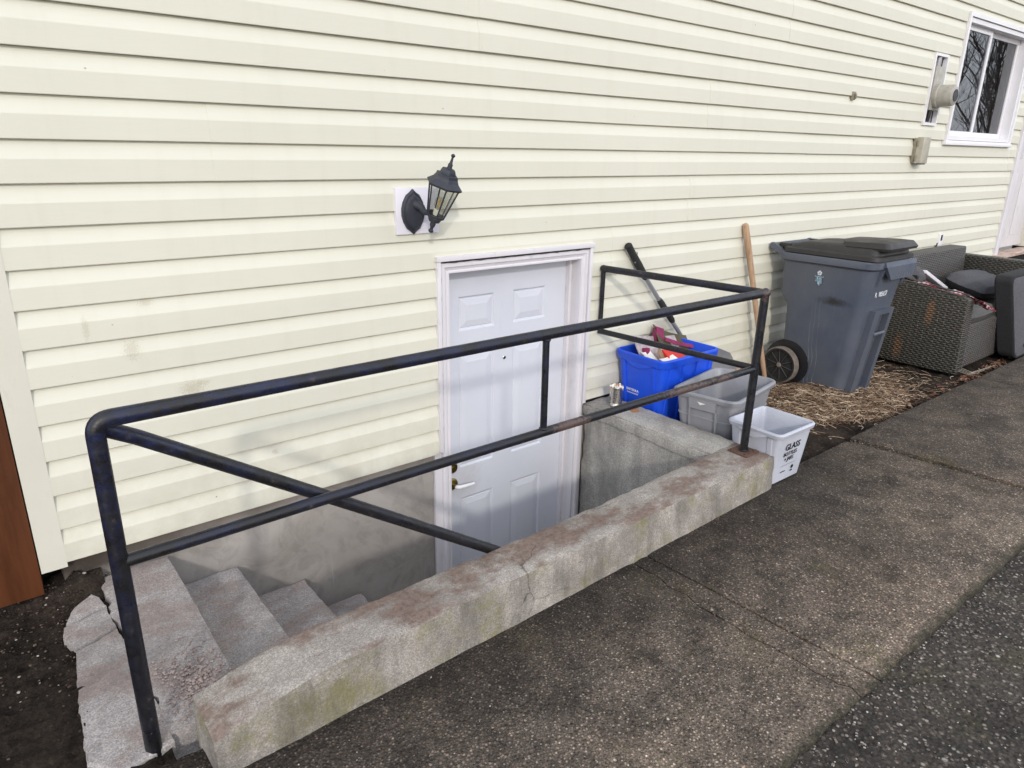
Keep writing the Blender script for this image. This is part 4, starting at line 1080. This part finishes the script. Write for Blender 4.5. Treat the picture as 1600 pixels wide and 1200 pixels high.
o_ = G().box((2.722, -.292, .168), (2.762, -.262, .180), .003).mk('brick_chip', M['brick'], None, False, (2.74, -.277, .17)); tag(o_, 'orange brick chip on the wall top near the tin can', 'brick chip')

# ------------------------------------------------------------------ wheeled cart
cart = thing('wheeled_bin', 'slate grey wheeled garbage cart with a dusty black lid, backed against the siding', 'garbage cart', (4.5, -.42, .01))
def cr_(z, x0, x1, y0, y1, r): return [(x, y, z) for x, y in rrect((x0 + x1) / 2, (y0 + y1) / 2, (x1 - x0) / 2, (y1 - y0) / 2, r, 0, 6)]
def lerp(a, b, t): return tuple(p + (q - p) * t for p, q in zip(a, b))
low = (4.325, 4.670, -.615, -.175); mid = (4.275, 4.705, -.685, -.168); hi = (4.250, 4.725, -.722, -.122)
def crt(z, ins=0.0):
    t = (z - .012) / .833; sb = max(0, min(1, (z - .545) / .085)); sb = sb * sb * (3 - 2 * sb)
    return cr_(z, 4.322 - .072 * t + ins, 4.672 + .053 * t - ins, -.612 - .110 * t + ins, -.172 - .002 * t + .050 * sb * 1.0 - ins, .060)
rs = [crt(.012, .012)] + [crt(z) for z in (.024, .15, .28, .40, .50, .545, .565, .585, .605, .63, .70, .78, .845)]
rs += [cr_(.852, 4.236, 4.738, -.738, -.105, .07), cr_(.858, 4.230, 4.744, -.745, -.100, .07), cr_(.892, 4.228, 4.746, -.748, -.098, .07), cr_(.900, 4.233, 4.741, -.743, -.103, .07), cr_(.900, 4.262, 4.712, -.71, -.13, .05), cr_(.60, 4.29, 4.69, -.66, -.16, .05)]
G().rings(rs).mk('body', M['cart'], cart, True)
# front apron and gussets
q = []
for (x0, x1, y, z) in ((4.335, 4.745, -.754, .898), (4.340, 4.740, -.764, .870), (4.415, 4.695, -.766, .790), (4.415, 4.695, -.754, .787), (4.335, 4.745, -.737, .872)): q += [(x0, y, z), (x1, y, z)]
G().add(q, [(0, 2, 3, 1), (2, 4, 5, 3), (4, 6, 7, 5), (6, 8, 9, 7), (8, 0, 1, 9), (0, 8, 6, 4, 2), (1, 3, 5, 7, 9)]).mk('front_apron', M['cart'], cart)
for k in range(8):
    x_ = 4.435 + k * .034
    G().add([(x_ - .003, -.7660, .790), (x_ + .003, -.7660, .790), (x_, -.7705, .791), (x_ - .001, -.7652, .838), (x_ + .001, -.7652, .838)], [(0, 1, 2), (0, 2, 3), (1, 4, 2), (2, 4, 3), (0, 3, 4, 1)]).mk('apron_rib', M['cart'], cart)
for x_ in (4.345, 4.690):
    G().add([(x_, -.700, .850), (x_ + .03, -.700, .850), (x_, -.748, .850), (x_ + .03, -.748, .850), (x_, -.705, .735), (x_ + .03, -.705, .735)], [(0, 2, 4), (1, 5, 3), (0, 1, 3, 2), (2, 3, 5, 4), (0, 4, 5, 1)]).mk('gusset', M['cart'], cart)
# front grab column: rails with a bar between
def slanted(x0, x1, za, zb, ya, yb, d):
    return G().add([(x0, ya, za), (x1, ya, za), (x0, yb, zb), (x1, yb, zb), (x0, ya - d, za), (x1, ya - d, za), (x0, yb - d, zb), (x1, yb - d, zb)], [(0, 1, 3, 2), (4, 6, 7, 5), (0, 4, 5, 1), (2, 3, 7, 6), (0, 2, 6, 4), (1, 5, 7, 3)])
fy = lambda z: -.613 - (z - .02) / .575 * .053 if z < .59 else -.702
slanted(4.385, 4.455, .015, .590, -.595, -.668, .058).mk('front_rail', M['cart'], cart)
slanted(4.585, 4.630, .015, .590, -.595, -.668, .058).mk('front_rail', M['cart'], cart)
slanted(4.455, 4.585, .560, .590, -.664, -.668, .058).mk('front_rail', M['cart'], cart)
slanted(4.455, 4.585, .015, .050, -.595, -.600, .036).mk('front_rail', M['cart'], cart)
G().tube([(4.450, -.702, .430), (4.590, -.702, .430)], .012, 10).mk('grab_bar', M['cart'], cart, True)
# handle at the back
for x_ in (4.262, 4.712):
    G().rings([[(x_ + a, y, z + b) for a, b in ((-.014, -.022), (.014, -.022), (.014, .016), (-.014, .016))] for y, z in ((-.19, .884), (-.12, .895), (-.075, .925), (-.045, .935), (-.035, .930))]).mk('handle_arm', M['cart'], cart)
G().tube([(4.25, -.048, .932), (4.725, -.048, .932)], .015, 14).mk('handle_bar', M['cart'], cart, True)
G().tube([(4.29, -.110, .925), (4.69, -.110, .925)], .013, 12).mk('hinge_rod', M['lid'], cart, True)
# lid
rs = [cr_(.902, 4.245, 4.729, -.750, -.120, .06), cr_(.906, 4.238, 4.736, -.757, -.115, .06), cr_(.930, 4.240, 4.734, -.755, -.117, .06), cr_(.937, 4.252, 4.722, -.742, -.130, .055)]
def lr(z, x0, x1, y0, y1, r, tilt=0): return [(x, y, z + tilt * (-(y + .43))) for x, y in [(p[0], p[1]) for p in cr_(0, x0, x1, y0, y1, r)]]
lid = G().rings(rs).mk('lid', M['lid'], cart, True)
rs = [lr(.935, 4.262, 4.712, -.735, -.145, .05), lr(.958, 4.272, 4.702, -.728, -.16, .05, .015), lr(.978, 4.305, 4.67, -.70, -.21, .05, .040), lr(.984, 4.33, 4.645, -.66, -.26, .04, .05), lr(.978, 4.40, 4.58, -.60, -.32, .03, .05)]
G().rings(rs).mk('lid_crown', M['lid'], cart, True)
rs = [lr(.966, 4.290, 4.690, -.775, -.50, .03), lr(.974, 4.286, 4.694, -.780, -.498, .03, .02), lr(.996, 4.31, 4.67, -.758, -.48, .03, .05), lr(1.004, 4.36, 4.62, -.70, -.44, .03, .05)]
G().rings(rs).mk('lid_grip', M['lid'], cart, True)
for x_ in (4.30, 4.67): G().box((x_ - .02, -.16, .925), (x_ + .02, -.08, .952), .006).mk('lid_hinge', M['lid'], cart, True)
# wheels
def ring_x(x, r, cy, cz, n_=32): return [(x, cy + r * math.cos(2 * PI * k / n_), cz + r * math.sin(2 * PI * k / n_)) for k in range(n_)]
for s_, x_ in ((1, 4.262), (-1, 4.712)):
    cy, cz = -.218, .150
    rs = [ring_x(x_ - .024, .115, cy, cz), ring_x(x_ - .019, .124, cy, cz), ring_x(x_ + .019, .124, cy, cz), ring_x(x_ + .024, .115, cy, cz)]
    wh = thing('x', 'x', 'x', (x_, cy, cz)) if False else None
    rimo = G().rings([ring_x(x_ + .022, .115, cy, cz), ring_x(x_ - .0235, .1155, cy, cz), ring_x(x_ - .022, .103, cy, cz), ring_x(x_ - .006, .099, cy, cz)]).mk('wheel', M['rubber'], cart, True)
    G().rings(rs, False, False).mk('tyre', M['tyre'], rimo, True)
    G().rings([ring_x(x_ - .020, .018, cy, cz, 16), ring_x(x_ - .026, .012, cy, cz, 16)]).mk('hub', M['tyre'], rimo, True)
    for k in range(10):
        a = 2 * PI * k / 10 + .2
        G().tube([(x_ - .012, cy + .015 * math.cos(a), cz + .015 * math.sin(a)), (x_ - .012, cy + .098 * math.cos(a), cz + .098 * math.sin(a))], .0035, 5).mk('spoke', M['spoke'], rimo)
G().tube([(4.27, -.218, .150), (4.705, -.218, .150)], .010, 10).mk('axle', M['rust'], cart, True)
for x_, s_ in ((4.292, -1),):
    G().rings([ring_x(x_ + .002, .155, -.235, .165), ring_x(x_ + .07, .155, -.235, .165)]).mk('wheel_well_shade', M['black'], cart, True)  # solid black disc on the body imitates the shaded recess behind the wheel
# print: number and crest
o_ = Vector((4.405, -.7115, .700))
text('lettering', 'R.  005657', .043, onplane(Vector((4.452, -.7065, .690)), (1, 0, 0), (0, 0, 1)), M['print_white'], cart, .82, .0003)
sm = onplane(Vector((4.2530, -.400, .765)), (0, -1, 0), (0, 0, 1))
sl_ = .0
def flat_(name, pts, mat, m4=None):
    mk(name, [(m4 or sm) @ Vector((a, b, .0012)) for a, b in pts], [tuple(range(len(pts)))], mat, cart)
for k in range(5):
    a = 2 * PI * k / 5 + PI / 2; cx_, cy_ = .0085 * math.cos(a), .031 + .0085 * math.sin(a)
    flat_('crest_petal', [(cx_ + .0075 * math.cos(2 * PI * j / 8), cy_ + .0075 * math.sin(2 * PI * j / 8)) for j in range(8)], M['print_white'])
flat_('crest_band', [(-.030, .014), (-.020, .010), (-.006, .012), (.006, .012), (.020, .010), (.030, .014), (.028, .006), (-.028, .006)], M['print_pale'])
for a, b, c_, d in ((-.016, .004, -.004, -.040), (-.002, .004, .002, -.046), (.006, .004, .014, -.034)):
    flat_('crest_stroke', [(a, b), (a + .009, b), (c_ + .007, d), (c_, d)], M['print_pale'])
for b in (-.008, -.018): flat_('crest_stroke', [(-.022, b), (.020, b + .004), (.020, b), (-.022, b - .004)], M['print_pale'])

# ------------------------------------------------------------------ tools leaning on the wall
rk = thing('tool_handle', 'bare wooden tool handle standing between the railing and the garbage cart', 'tool handle', (4.20, -.16, 0))
p0, p1 = Vector((4.235, -.150, -.02)), Vector((3.930, -.040, 1.075))
pts = [p0 + (p1 - p0) * (i / 12) for i in range(13)]
G().tube(pts + [p1 + (p1 - p0).normalized() * .012], [.015, .0155, .016, .016, .016, .0165, .017, .0175, .018, .019, .0205, .021, .0195, .010], 16).mk('handle', M['wood_handle'], rk, True)
G().tube([p0, p0 + (p1 - p0) * .06], .022, 12).mk('socket', M['black'], rk, True)
sv = thing('snow_shovel', 'snow shovel with black grip and grey shaft leaning behind the blue box', 'snow shovel', (3.7, -.09, 0))
pts = [Vector(p) for p in ((2.862, -.040, 1.022), (2.985, -.052, .862), (3.26, -.060, .560), (3.54, -.068, .262))]
G().tube([pts[1] + (pts[1] - pts[2]) * .25, pts[2], pts[3]], .0125, 14).mk('shaft', M['shaft'], sv, True)
def pt(t): return pts[1] + (pts[3] - pts[1]) * t
G().tube([pt(.27), pt(.30), pt(.50), pt(.52)], [.014, .0185, .0185, .014], 14).mk('foam_grip', M['rubber'], sv, True)
g0 = pts[0]; gd = (pts[1] - g0)
G().tube([g0 - gd * .05, g0, g0 + gd * .3, g0 + gd * .7, g0 + gd * 1.1, g0 + gd * 1.2], [.010, .021, .020, .022, .020, .014], 14).mk('grip', M['rubber'], sv, True)
G().box((g0 + gd * .30)[:] and (2.893, -.060, .962), (2.925, -.042, .985), .004).mk('grip_slot', M['shaft'], sv, True)
d = (pts[3] - pts[2]).normalized(); wv = d.cross(Vector((0, 1, 0))).normalized()
rs = []
for i in range(9):
    t = i / 8; base = pts[3] + d * (.40 * t) + Vector((0, -.012 + .05 * t * t, 0)); wd = .13 + .075 * min(1, t * 2.5)
    r = []
    for j in range(9):
        u = j / 8 * 2 - 1; r.append(base + wv * wd * u + Vector((0, -.055 * u * u + .0, 0)))
    rs.append(r + [p + Vector((0, .004, 0)) for p in r[::-1]])
G().rings(rs).mk('blade', M['blade'], sv, True)
o_ = G().box((3.66, -.10, .02), (3.98, -.03, .16), .01).mk('wood_offcut', M['oldwood'], None, True, (3.8, -.06, .02)); tag(o_, 'pale timber offcut lying at the wall foot behind the grey tote', 'timber offcut')

# ------------------------------------------------------------------ wicker sofa
sofa = thing('wicker_sofa', 'dark woven rattan sofa on the soil against the siding, right of the garbage cart', 'sofa', (6.3, -.5, 0))
def hexa(name, p, mat, bev=.012, parent=sofa):
    bm_ = bmesh.new(); vs = [bm_.verts.new(q) for q in p]
    for f_ in ((0, 3, 2, 1), (4, 5, 6, 7), (0, 1, 5, 4), (1, 2, 6, 5), (2, 3, 7, 6), (3, 0, 4, 7)): bm_.faces.new([vs[i] for i in f_])
    bmesh.ops.bevel(bm_, geom=bm_.edges[:], offset=bev, segments=3, affect='EDGES', profile=.5)
    return G().bm(bm_).mk(name, mat, parent, True)
hexa('armrest', [(5.55, -.862, -.01), (5.665, -.850, -.01), (5.665, -.15, -.01), (5.55, -.15, -.01), (5.555, -.838, .545), (5.67, -.832, .548), (5.67, -.13, .645), (5.555, -.13, .640)], M['wicker_side'], .022)
hexa('armrest', [(7.20, -.85, .02), (7.33, -.85, .02), (7.33, -.15, .02), (7.20, -.15, .02), (7.20, -.86, .660), (7.33, -.86, .660), (7.33, -.12, .668), (7.20, -.12, .668)], M['wicker_side'], .018)
hexa('backrest', [(5.672, -.240, .10), (7.195, -.240, .10), (7.195, -.10, .10), (5.672, -.10, .10), (5.672, -.205, .745), (7.150, -.205, .748), (7.150, -.055, .748), (5.672, -.055, .745)], M['wicker_front'], .014)
hexa('seat_base', [(5.668, -.830, .015), (7.198, -.830, .015), (7.198, -.245, .015), (5.668, -.245, .015), (5.668, -.815, .335), (7.198, -.815, .335), (7.198, -.245, .335), (5.668, -.245, .335)], M['wicker_front'], .014)
# woven edge cords on the near arm
for (a, b) in (((5.560, -.846, .02), (5.565, -.826, .53)), ((5.658, -.846, .02), (5.665, -.826, .53)), ((5.566, -.800, .560), (5.566, -.18, .648)), ((5.658, -.800, .560), (5.658, -.18, .650))):
    G().tube([a, lerp(a, b, .33), lerp(a, b, .66), b], .0075, 8).mk('edge_cord', M['wicker_front'], sofa, True)
# loose strands torn from the bottom corner
strand = simple('frayed_rattan_strand', (.30, .28, .22), .7)
for k in range(4):
    a = Vector((5.57 + .03 * k, -.855, .03)); G().tube([a, a + Vector((.05, -.05, -.025)), a + Vector((.15 + .05 * k, -.085 - .01 * k, -.028 + .01 * k)), a + Vector((.26 + .06 * k, -.07, -.02))], .0016, 5).mk('loose_strand', strand, sofa, True)
def pillow(name, c_, sz, rot, mat, label, cat, group=None, puff=.35, nn=14, loc=None):
    w, h, th = sz; R3 = Matrix.Rotation(rot[2], 3, 'Z') @ Matrix.Rotation(rot[1], 3, 'Y') @ Matrix.Rotation(rot[0], 3, 'X')
    v = []; f = []
    for s_ in (1, -1):
        for j in range(nn + 1):
            for i in range(nn + 1):
                u, w_ = i / nn * 2 - 1, j / nn * 2 - 1
                e = ((1 - u ** 4) * (1 - w_ ** 4)) ** puff; pin = 1 - .06 * (abs(u) * abs(w_)) ** 2 * 2
                p = Vector((u * w / 2 * pin, w_ * h / 2 * pin, s_ * th / 2 * e + .004 * fbm((u * 2, w_ * 2, s_), 1.5)))
                v.append(tuple(Vector(c_) + R3 @ p))
    N_ = (nn + 1) ** 2
    for s_ in range(2):
        for j in range(nn):
            for i in range(nn):
                a = s_ * N_ + j * (nn + 1) + i; f.append((a, a + 1, a + nn + 2, a + nn + 1))
    o_ = mk(name, v, f, mat, None, True, loc or c_); return tag(o_, label, cat, group)
pillow('seat_cushion', (5.99, -.555, .382), (.62, .54, .115), (0, 0, 0), M['seatpad'], 'flat faded grey seat cushion lying on the sofa beside its near arm', 'cushion', puff=.16)
pillow('bolster_pillow', (6.86, -.46, .475), (.80, .36, .16), (.28, .06, 0), M['cushion'], 'soft grey pillow lying in the middle of the wicker sofa', 'pillow', puff=.42)
pillow('back_pillow', (5.78, -.30, .57), (.24, .20, .28), (.5, .3, .2), M['cushion'], 'grey pillow peeking out behind the garbage cart lip', 'pillow', puff=.4)
# black wedge pad with a white edge
fp = thing('foam_pad', 'black wedge pad with a white edge propped in the sofa', 'pad', (5.98, -.35, .5))
hexa('pad_core', [(5.72, -.415, .36), (6.27, -.415, .36), (6.27, -.30, .36), (5.72, -.30, .36), (5.70, -.415, .650), (6.25, -.415, .472), (6.25, -.30, .472), (5.70, -.30, .650)], M['black'], .01, fp)
hexa('white_edge', [(5.80, -.425, .655), (6.28, -.425, .475), (6.28, -.22, .475), (5.80, -.22, .655), (5.81, -.425, .679), (6.29, -.425, .499), (6.29, -.22, .499), (5.81, -.22, .679)], M['whitefoam'], .003, fp)
# blanket
def blanket():
    v = []; f = []; nx_, ny_ = 26, 16
    for i in range(nx_ + 1):
        t = i / nx_; y = -.30 - .60 * t
        for j in range(ny_ + 1):
            u = j / ny_; x = 5.64 + .13 * u + .018 * fbm((y, u, 3), 6); top = .545 + (.10 * (y + .84) / .70)
            z = top + .008 - .055 * max(0, u - .25) * 1.6 + .015 * fbm((x * 2, y, 0), 9) - .25 * max(0, (-.83 - y)) 
            v.append((x, y, z))
    for i in range(nx_):
        for j in range(ny_):
            a = i * (ny_ + 1) + j; f.append((a, a + 1, a + ny_ + 2, a + ny_ + 1))
    k = len(v); v += [(x, y, z - .008) for x, y, z in v]; f += [tuple(q + k for q in t[::-1]) for t in f]
    return mk('plaid_blanket', v, f, M['plaid'], None, True, (5.7, -.6, .55))
bl = blanket(); tag(bl, 'red and white plaid blanket bunched along the near sofa arm', 'blanket')
for k in range(14):
    a = Vector((5.70 + .012 * k, -.86 - random.uniform(0, .03), .52 - .004 * k)); G().tube([a, a + Vector((random.uniform(0, .02), -.02, -.012)), a + Vector((random.uniform(0, .04), -.03, -.03))], .0022, 5).mk('fringe', M['plaid'], bl)
# standing cushion in front of the sofa
sc = thing('standing_cushion', 'large charcoal sofa cushion standing on edge in front of the sofa at the right', 'cushion', (6.7, -.94, 0))
def cush_ring(s, y_off):
    return None
def lean(x, d, z): return (x + .02, -.970 + z * .17 + d, z)
def cring(dp, ins):
    pts = []
    x0, x1, z0, z1 = 6.315 + ins, 6.98 - ins, .012 + ins, .655 - ins
    for i, (x, z) in enumerate(rrect((x0 + x1) / 2, (z0 + z1) / 2, (x1 - x0) / 2, (z1 - z0) / 2, .06, 0, 5)):
        xx_ = x - (.20 * z)
        pts.append(lean(xx_, dp, z))
    return pts
G().rings([cring(.000, .05), cring(-.012, .012), cring(-.002, .0), cring(.10, .0), cring(.112, .012), cring(.108, .05)]).mk('cushion_core', M['cushion_edge'], sc, True)
G().rings([cring(-.013, .016), cring(-.022, .05), cring(-.026, .12), cring(-.028, .2)], False).mk('cushion_face', M['cushion'], sc, True)
G().tube([Vector(p) for p in cring(-.008, .006)] + [Vector(cring(-.008, .006)[0])], .004, 6, False).mk('piping', M['cushion_edge'], sc, True)
o_ = G().tube([(6.475, -.985, .105), (6.53, -1.0, .118), (6.60, -.99, .10)], [.008, .022, .006], 8).mk('red_tassel', M['magenta'], None, True, (6.5, -.99, .1)); tag(o_, 'small red and white tassel at the foot of the standing cushion', 'tassel')

# ------------------------------------------------------------------ loose cover: straw, leaves, chips, pebbles
def inside_cart(x, y): return 4.33 < x < 4.70 and -.61 < y < -.18
g = G()
rnd = random.Random(11)
cnt = 0
while cnt < 7000:
    if cnt < 6500:
        a = rnd.random() * 2 * PI; r = math.sqrt(rnd.random()) * 1.04
        sp_ = 1 + (abs(rnd.gauss(0, .35)) if rnd.random() < .3 else 0); x = 4.30 + .72 * r * sp_ * math.cos(a); y = -.56 + .36 * r * sp_ * math.sin(a)
    else:
        x = rnd.uniform(3.3, 6.4); y = rnd.uniform(-.98, -.10) + 0
    if inside_cart(x, y) or y > -.06 or (5.5 < x and y > -.86) or y < -1.0: continue
    if x < 3.42 and y > -.80: continue
    if y < -.62 - max(0, x - 3.45) * .42 and x < 4.3 and rnd.random() < .93: continue
    cnt += 1
    L_ = rnd.uniform(.02, .10) * (1.5 if rnd.random() < .12 else 1); yaw = rnd.gauss(.0, .9) + (.0 if rnd.random() < .6 else PI / 2)
    d = Vector((math.cos(yaw), math.sin(yaw), rnd.gauss(0, .17))); side = Vector((-d.y, d.x, 0)).normalized()
    cc = math.hypot((x - 4.23) / .8, (y + .56) / .34)
    z0 = zs(x, y) + max(0, .050 * (1 - cc * .8)) * rnd.random() + .006; bend = rnd.gauss(0, .016); up = rnd.random() * .008
    w = rnd.uniform(.0006, .0020); k = len(g.v); nseg = 3
    for i in range(nseg + 1):
        t = i / nseg - .5; p = Vector((x, y, z0)) + d * L_ * t + side * bend * (1 - 4 * t * t) + Vector((0, 0, up * (1 - 4 * t * t)))
        g.v += [tuple(p + side * w), tuple(p - side * w), tuple(p + Vector((0, 0, w * 1.4)))]
    for i in range(nseg):
        a_ = k + 3 * i
        g.f += [(a_, a_ + 3, a_ + 5, a_ + 2), (a_ + 1, a_ + 2, a_ + 5, a_ + 4), (a_, a_ + 1, a_ + 4, a_ + 3)]
o_ = g.mk('straw', M['straw']); stuff(o_); o_['label'] = 'dry straw heaped on the soil around the foot of the garbage cart'; o_['category'] = 'straw'
ico = [(0, 0, -1), (.72, -.53, -.45), (-.28, -.85, -.45), (-.89, 0, -.45), (-.28, .85, -.45), (.72, .53, -.45), (.28, -.85, .45), (-.72, -.53, .45), (-.72, .53, .45), (.28, .85, .45), (.89, 0, .45), (0, 0, 1)]
icf = [(0, 1, 2), (1, 0, 5), (0, 2, 3), (0, 3, 4), (0, 4, 5), (1, 5, 10), (2, 1, 6), (3, 2, 7), (4, 3, 8), (5, 4, 9), (1, 10, 6), (2, 6, 7), (3, 7, 8), (4, 8, 9), (5, 9, 10), (6, 10, 11), (7, 6, 11), (8, 7, 11), (9, 8, 11), (10, 9, 11)]
def blob(g, x, y, z, r, rn, fl=.55):
    a = rn.random() * 6.28; c_, s_ = math.cos(a), math.sin(a); e = rn.uniform(.6, 1.25); k = len(g.v)
    for p in ico:
        px_, py_ = p[0] * e * r, p[1] * r; g.v.append((x + px_ * c_ - py_ * s_, y + px_ * s_ + py_ * c_, z + p[2] * r * fl))
    g.f += [(p + k, q_ + k, t + k) for p, q_, t in icf]
g = G(); rn = random.Random(5)
for _ in range(9000):
    x = rn.uniform(-.5, 4.2); y = -1.99 - rn.random() ** 1.3 * 1.5
    if x > 3.0 and rn.random() < .4: continue
    r = rn.uniform(.0022, .0055); blob(g, x, y, zp(x, y) + r * .15, r, rn)
o_ = g.mk('pebbles', M['pebble'], None, True); stuff(o_); o_['label'] = 'small rounded pebbles set in the dark pavement beyond the path edge'; o_['category'] = 'pebbles'
g = G()
for _ in range(2600):
    x = rn.uniform(.1, 5.2); y = rn.uniform(-1.96, -1.05); r = rn.uniform(.0014, .0032)
    z = (flat(.002) if x < 3.72 else flat(.016))(x); blob(g, x, y, z + r * .1, r, rn, .4)
for _ in range(150):   # grit in the open joint and along the kerb foot
    y = rn.uniform(-1.95, -1.0); blob(g, 3.712 + (-y - 1.0) * .0934 + rn.uniform(0, .02), y, rn.uniform(-.004, .004), rn.uniform(.002, .006), rn)
o_ = g.mk('grit', M['pebble'], None, True); stuff(o_); o_['label'] = 'loose pale grit scattered over the aggregate path'; o_['category'] = 'grit'
g = G()
for _ in range(1700):
    if rn.random() < .65: x = rn.uniform(2.85, 8.0); y = rn.uniform(-1.0, -.05); z = zs(x, y)
    else:
        x = rn.gauss(.02, .12); y = -abs(rn.gauss(.12, .3)) + .03; 
        if x > .19 or y < -1.2: continue
        z = zl(x, y)
    r = abs(rn.gauss(.0022, .0016)) + .001; blob(g, x, y, z + r * .3, r, rn, .5)
for _ in range(160): blob(g, rn.gauss(.155, .05), rn.uniform(-.03, .0), .012, rn.uniform(.002, .006), rn)
o_ = g.mk('soil_debris', M['chips']); stuff(o_); o_['label'] = 'bits of bark, grit and white chips on the dark soil'; o_['category'] = 'debris'
g = G()
for _ in range(420):
    if rn.random() < .55: x = rn.uniform(5.5, 6.35); y = -.875 - rn.random() * .05
    else: x = rn.uniform(4.6, 7.0); y = rn.uniform(-.99, -.86)
    z = zs(x, y) + .006 + rn.random() * .012; L_ = rn.uniform(.008, .022); a = rn.random() * 6.28
    e = Vector((math.cos(a), math.sin(a), rn.gauss(0, .4))) * L_; s2 = Vector((-math.sin(a), math.cos(a), rn.gauss(0, .4))) * L_ * .5; p = Vector((x, y, z)); k = len(g.v)
    g.v += [tuple(p - e), tuple(p + s2), tuple(p + e), tuple(p - s2)]; g.f.append((k, k + 1, k + 2, k + 3))
o_ = g.mk('dead_leaves', M['leafpile']); stuff(o_); o_['label'] = 'dead red-brown leaves gathered along the sofa front'; o_['category'] = 'leaves'

g = G()
for _ in range(520):
    x = rn.gauss(.33, .06); y = rn.gauss(-.74, .09)
    if not (.24 < x < .425 and -.92 < y < -.50): continue
    r = rn.uniform(.002, .006); blob(g, x, y, .0115 + r * .1, r, rn, .5)
for _ in range(26):
    x = rn.uniform(.74, .93); y = rn.uniform(-.45, -.05); r = rn.uniform(.0012, .003); blob(g, x, y, -.302 + r * .3, r, rn, .6)
o_ = g.mk('step_gravel', simple('exposed_step_stones', (.30, .24, .22), .85, .5, 90, .4, 200), None, True); stuff(o_); o_['label'] = 'small stones showing through the worn top step and a few loose chips below'; o_['category'] = 'gravel'
# ------------------------------------------------------------------ bare trees across the drive (seen mirrored in the window)
def tree(x, y, h, seed, label):
    rn_ = random.Random(seed); t = thing('bare_tree', label, 'tree', (x, y, -.03), 'bare winter trees across the drive')
    gt_ = G(); gl_ = G()
    def branch(p, d, L_, r, lvl):
        q = [p]; dd = d.copy(); n_ = 4
        for i in range(n_):
            dd = (dd + Vector((rn_.gauss(0, .16), rn_.gauss(0, .16), rn_.gauss(.05, .1)))).normalized(); q.append(q[-1] + dd * L_ / n_)
        (gt_ if lvl == 0 else gl_).tube(q, [r * (1 - .55 * i / n_) for i in range(n_ + 1)], 7 if lvl < 2 else 4, False)
        if lvl < 4:
            for _ in range(5 if lvl else 10):
                i = rn_.randint(1, n_); a = rn_.random() * 6.28; e = Vector((math.cos(a), math.sin(a), rn_.uniform(.1, .9)))
                branch(q[i], (dd + e * .9).normalized(), L_ * rn_.uniform(.45, .68), r * .42, lvl + 1)
    branch(Vector((x, y, -.1)), Vector((0, 0, 1)), h * .5, h * .014, 0)
    gt_.mk('trunk', M['bark'], t, True); gl_.mk('crown', M['bark'], t)
tree(21.0, -5.0, 6.0, 3, 'bare tree mirrored in the left pane of the window')
tree(24.5, -5.6, 7.0, 14, 'smaller bare tree mirrored beside the window curtain')
tree(29, -8.4, 9, 5, 'taller bare tree mirrored in the right pane of the window')
tree(35, -9.6, 11, 8, 'farthest bare tree mirrored in the window')
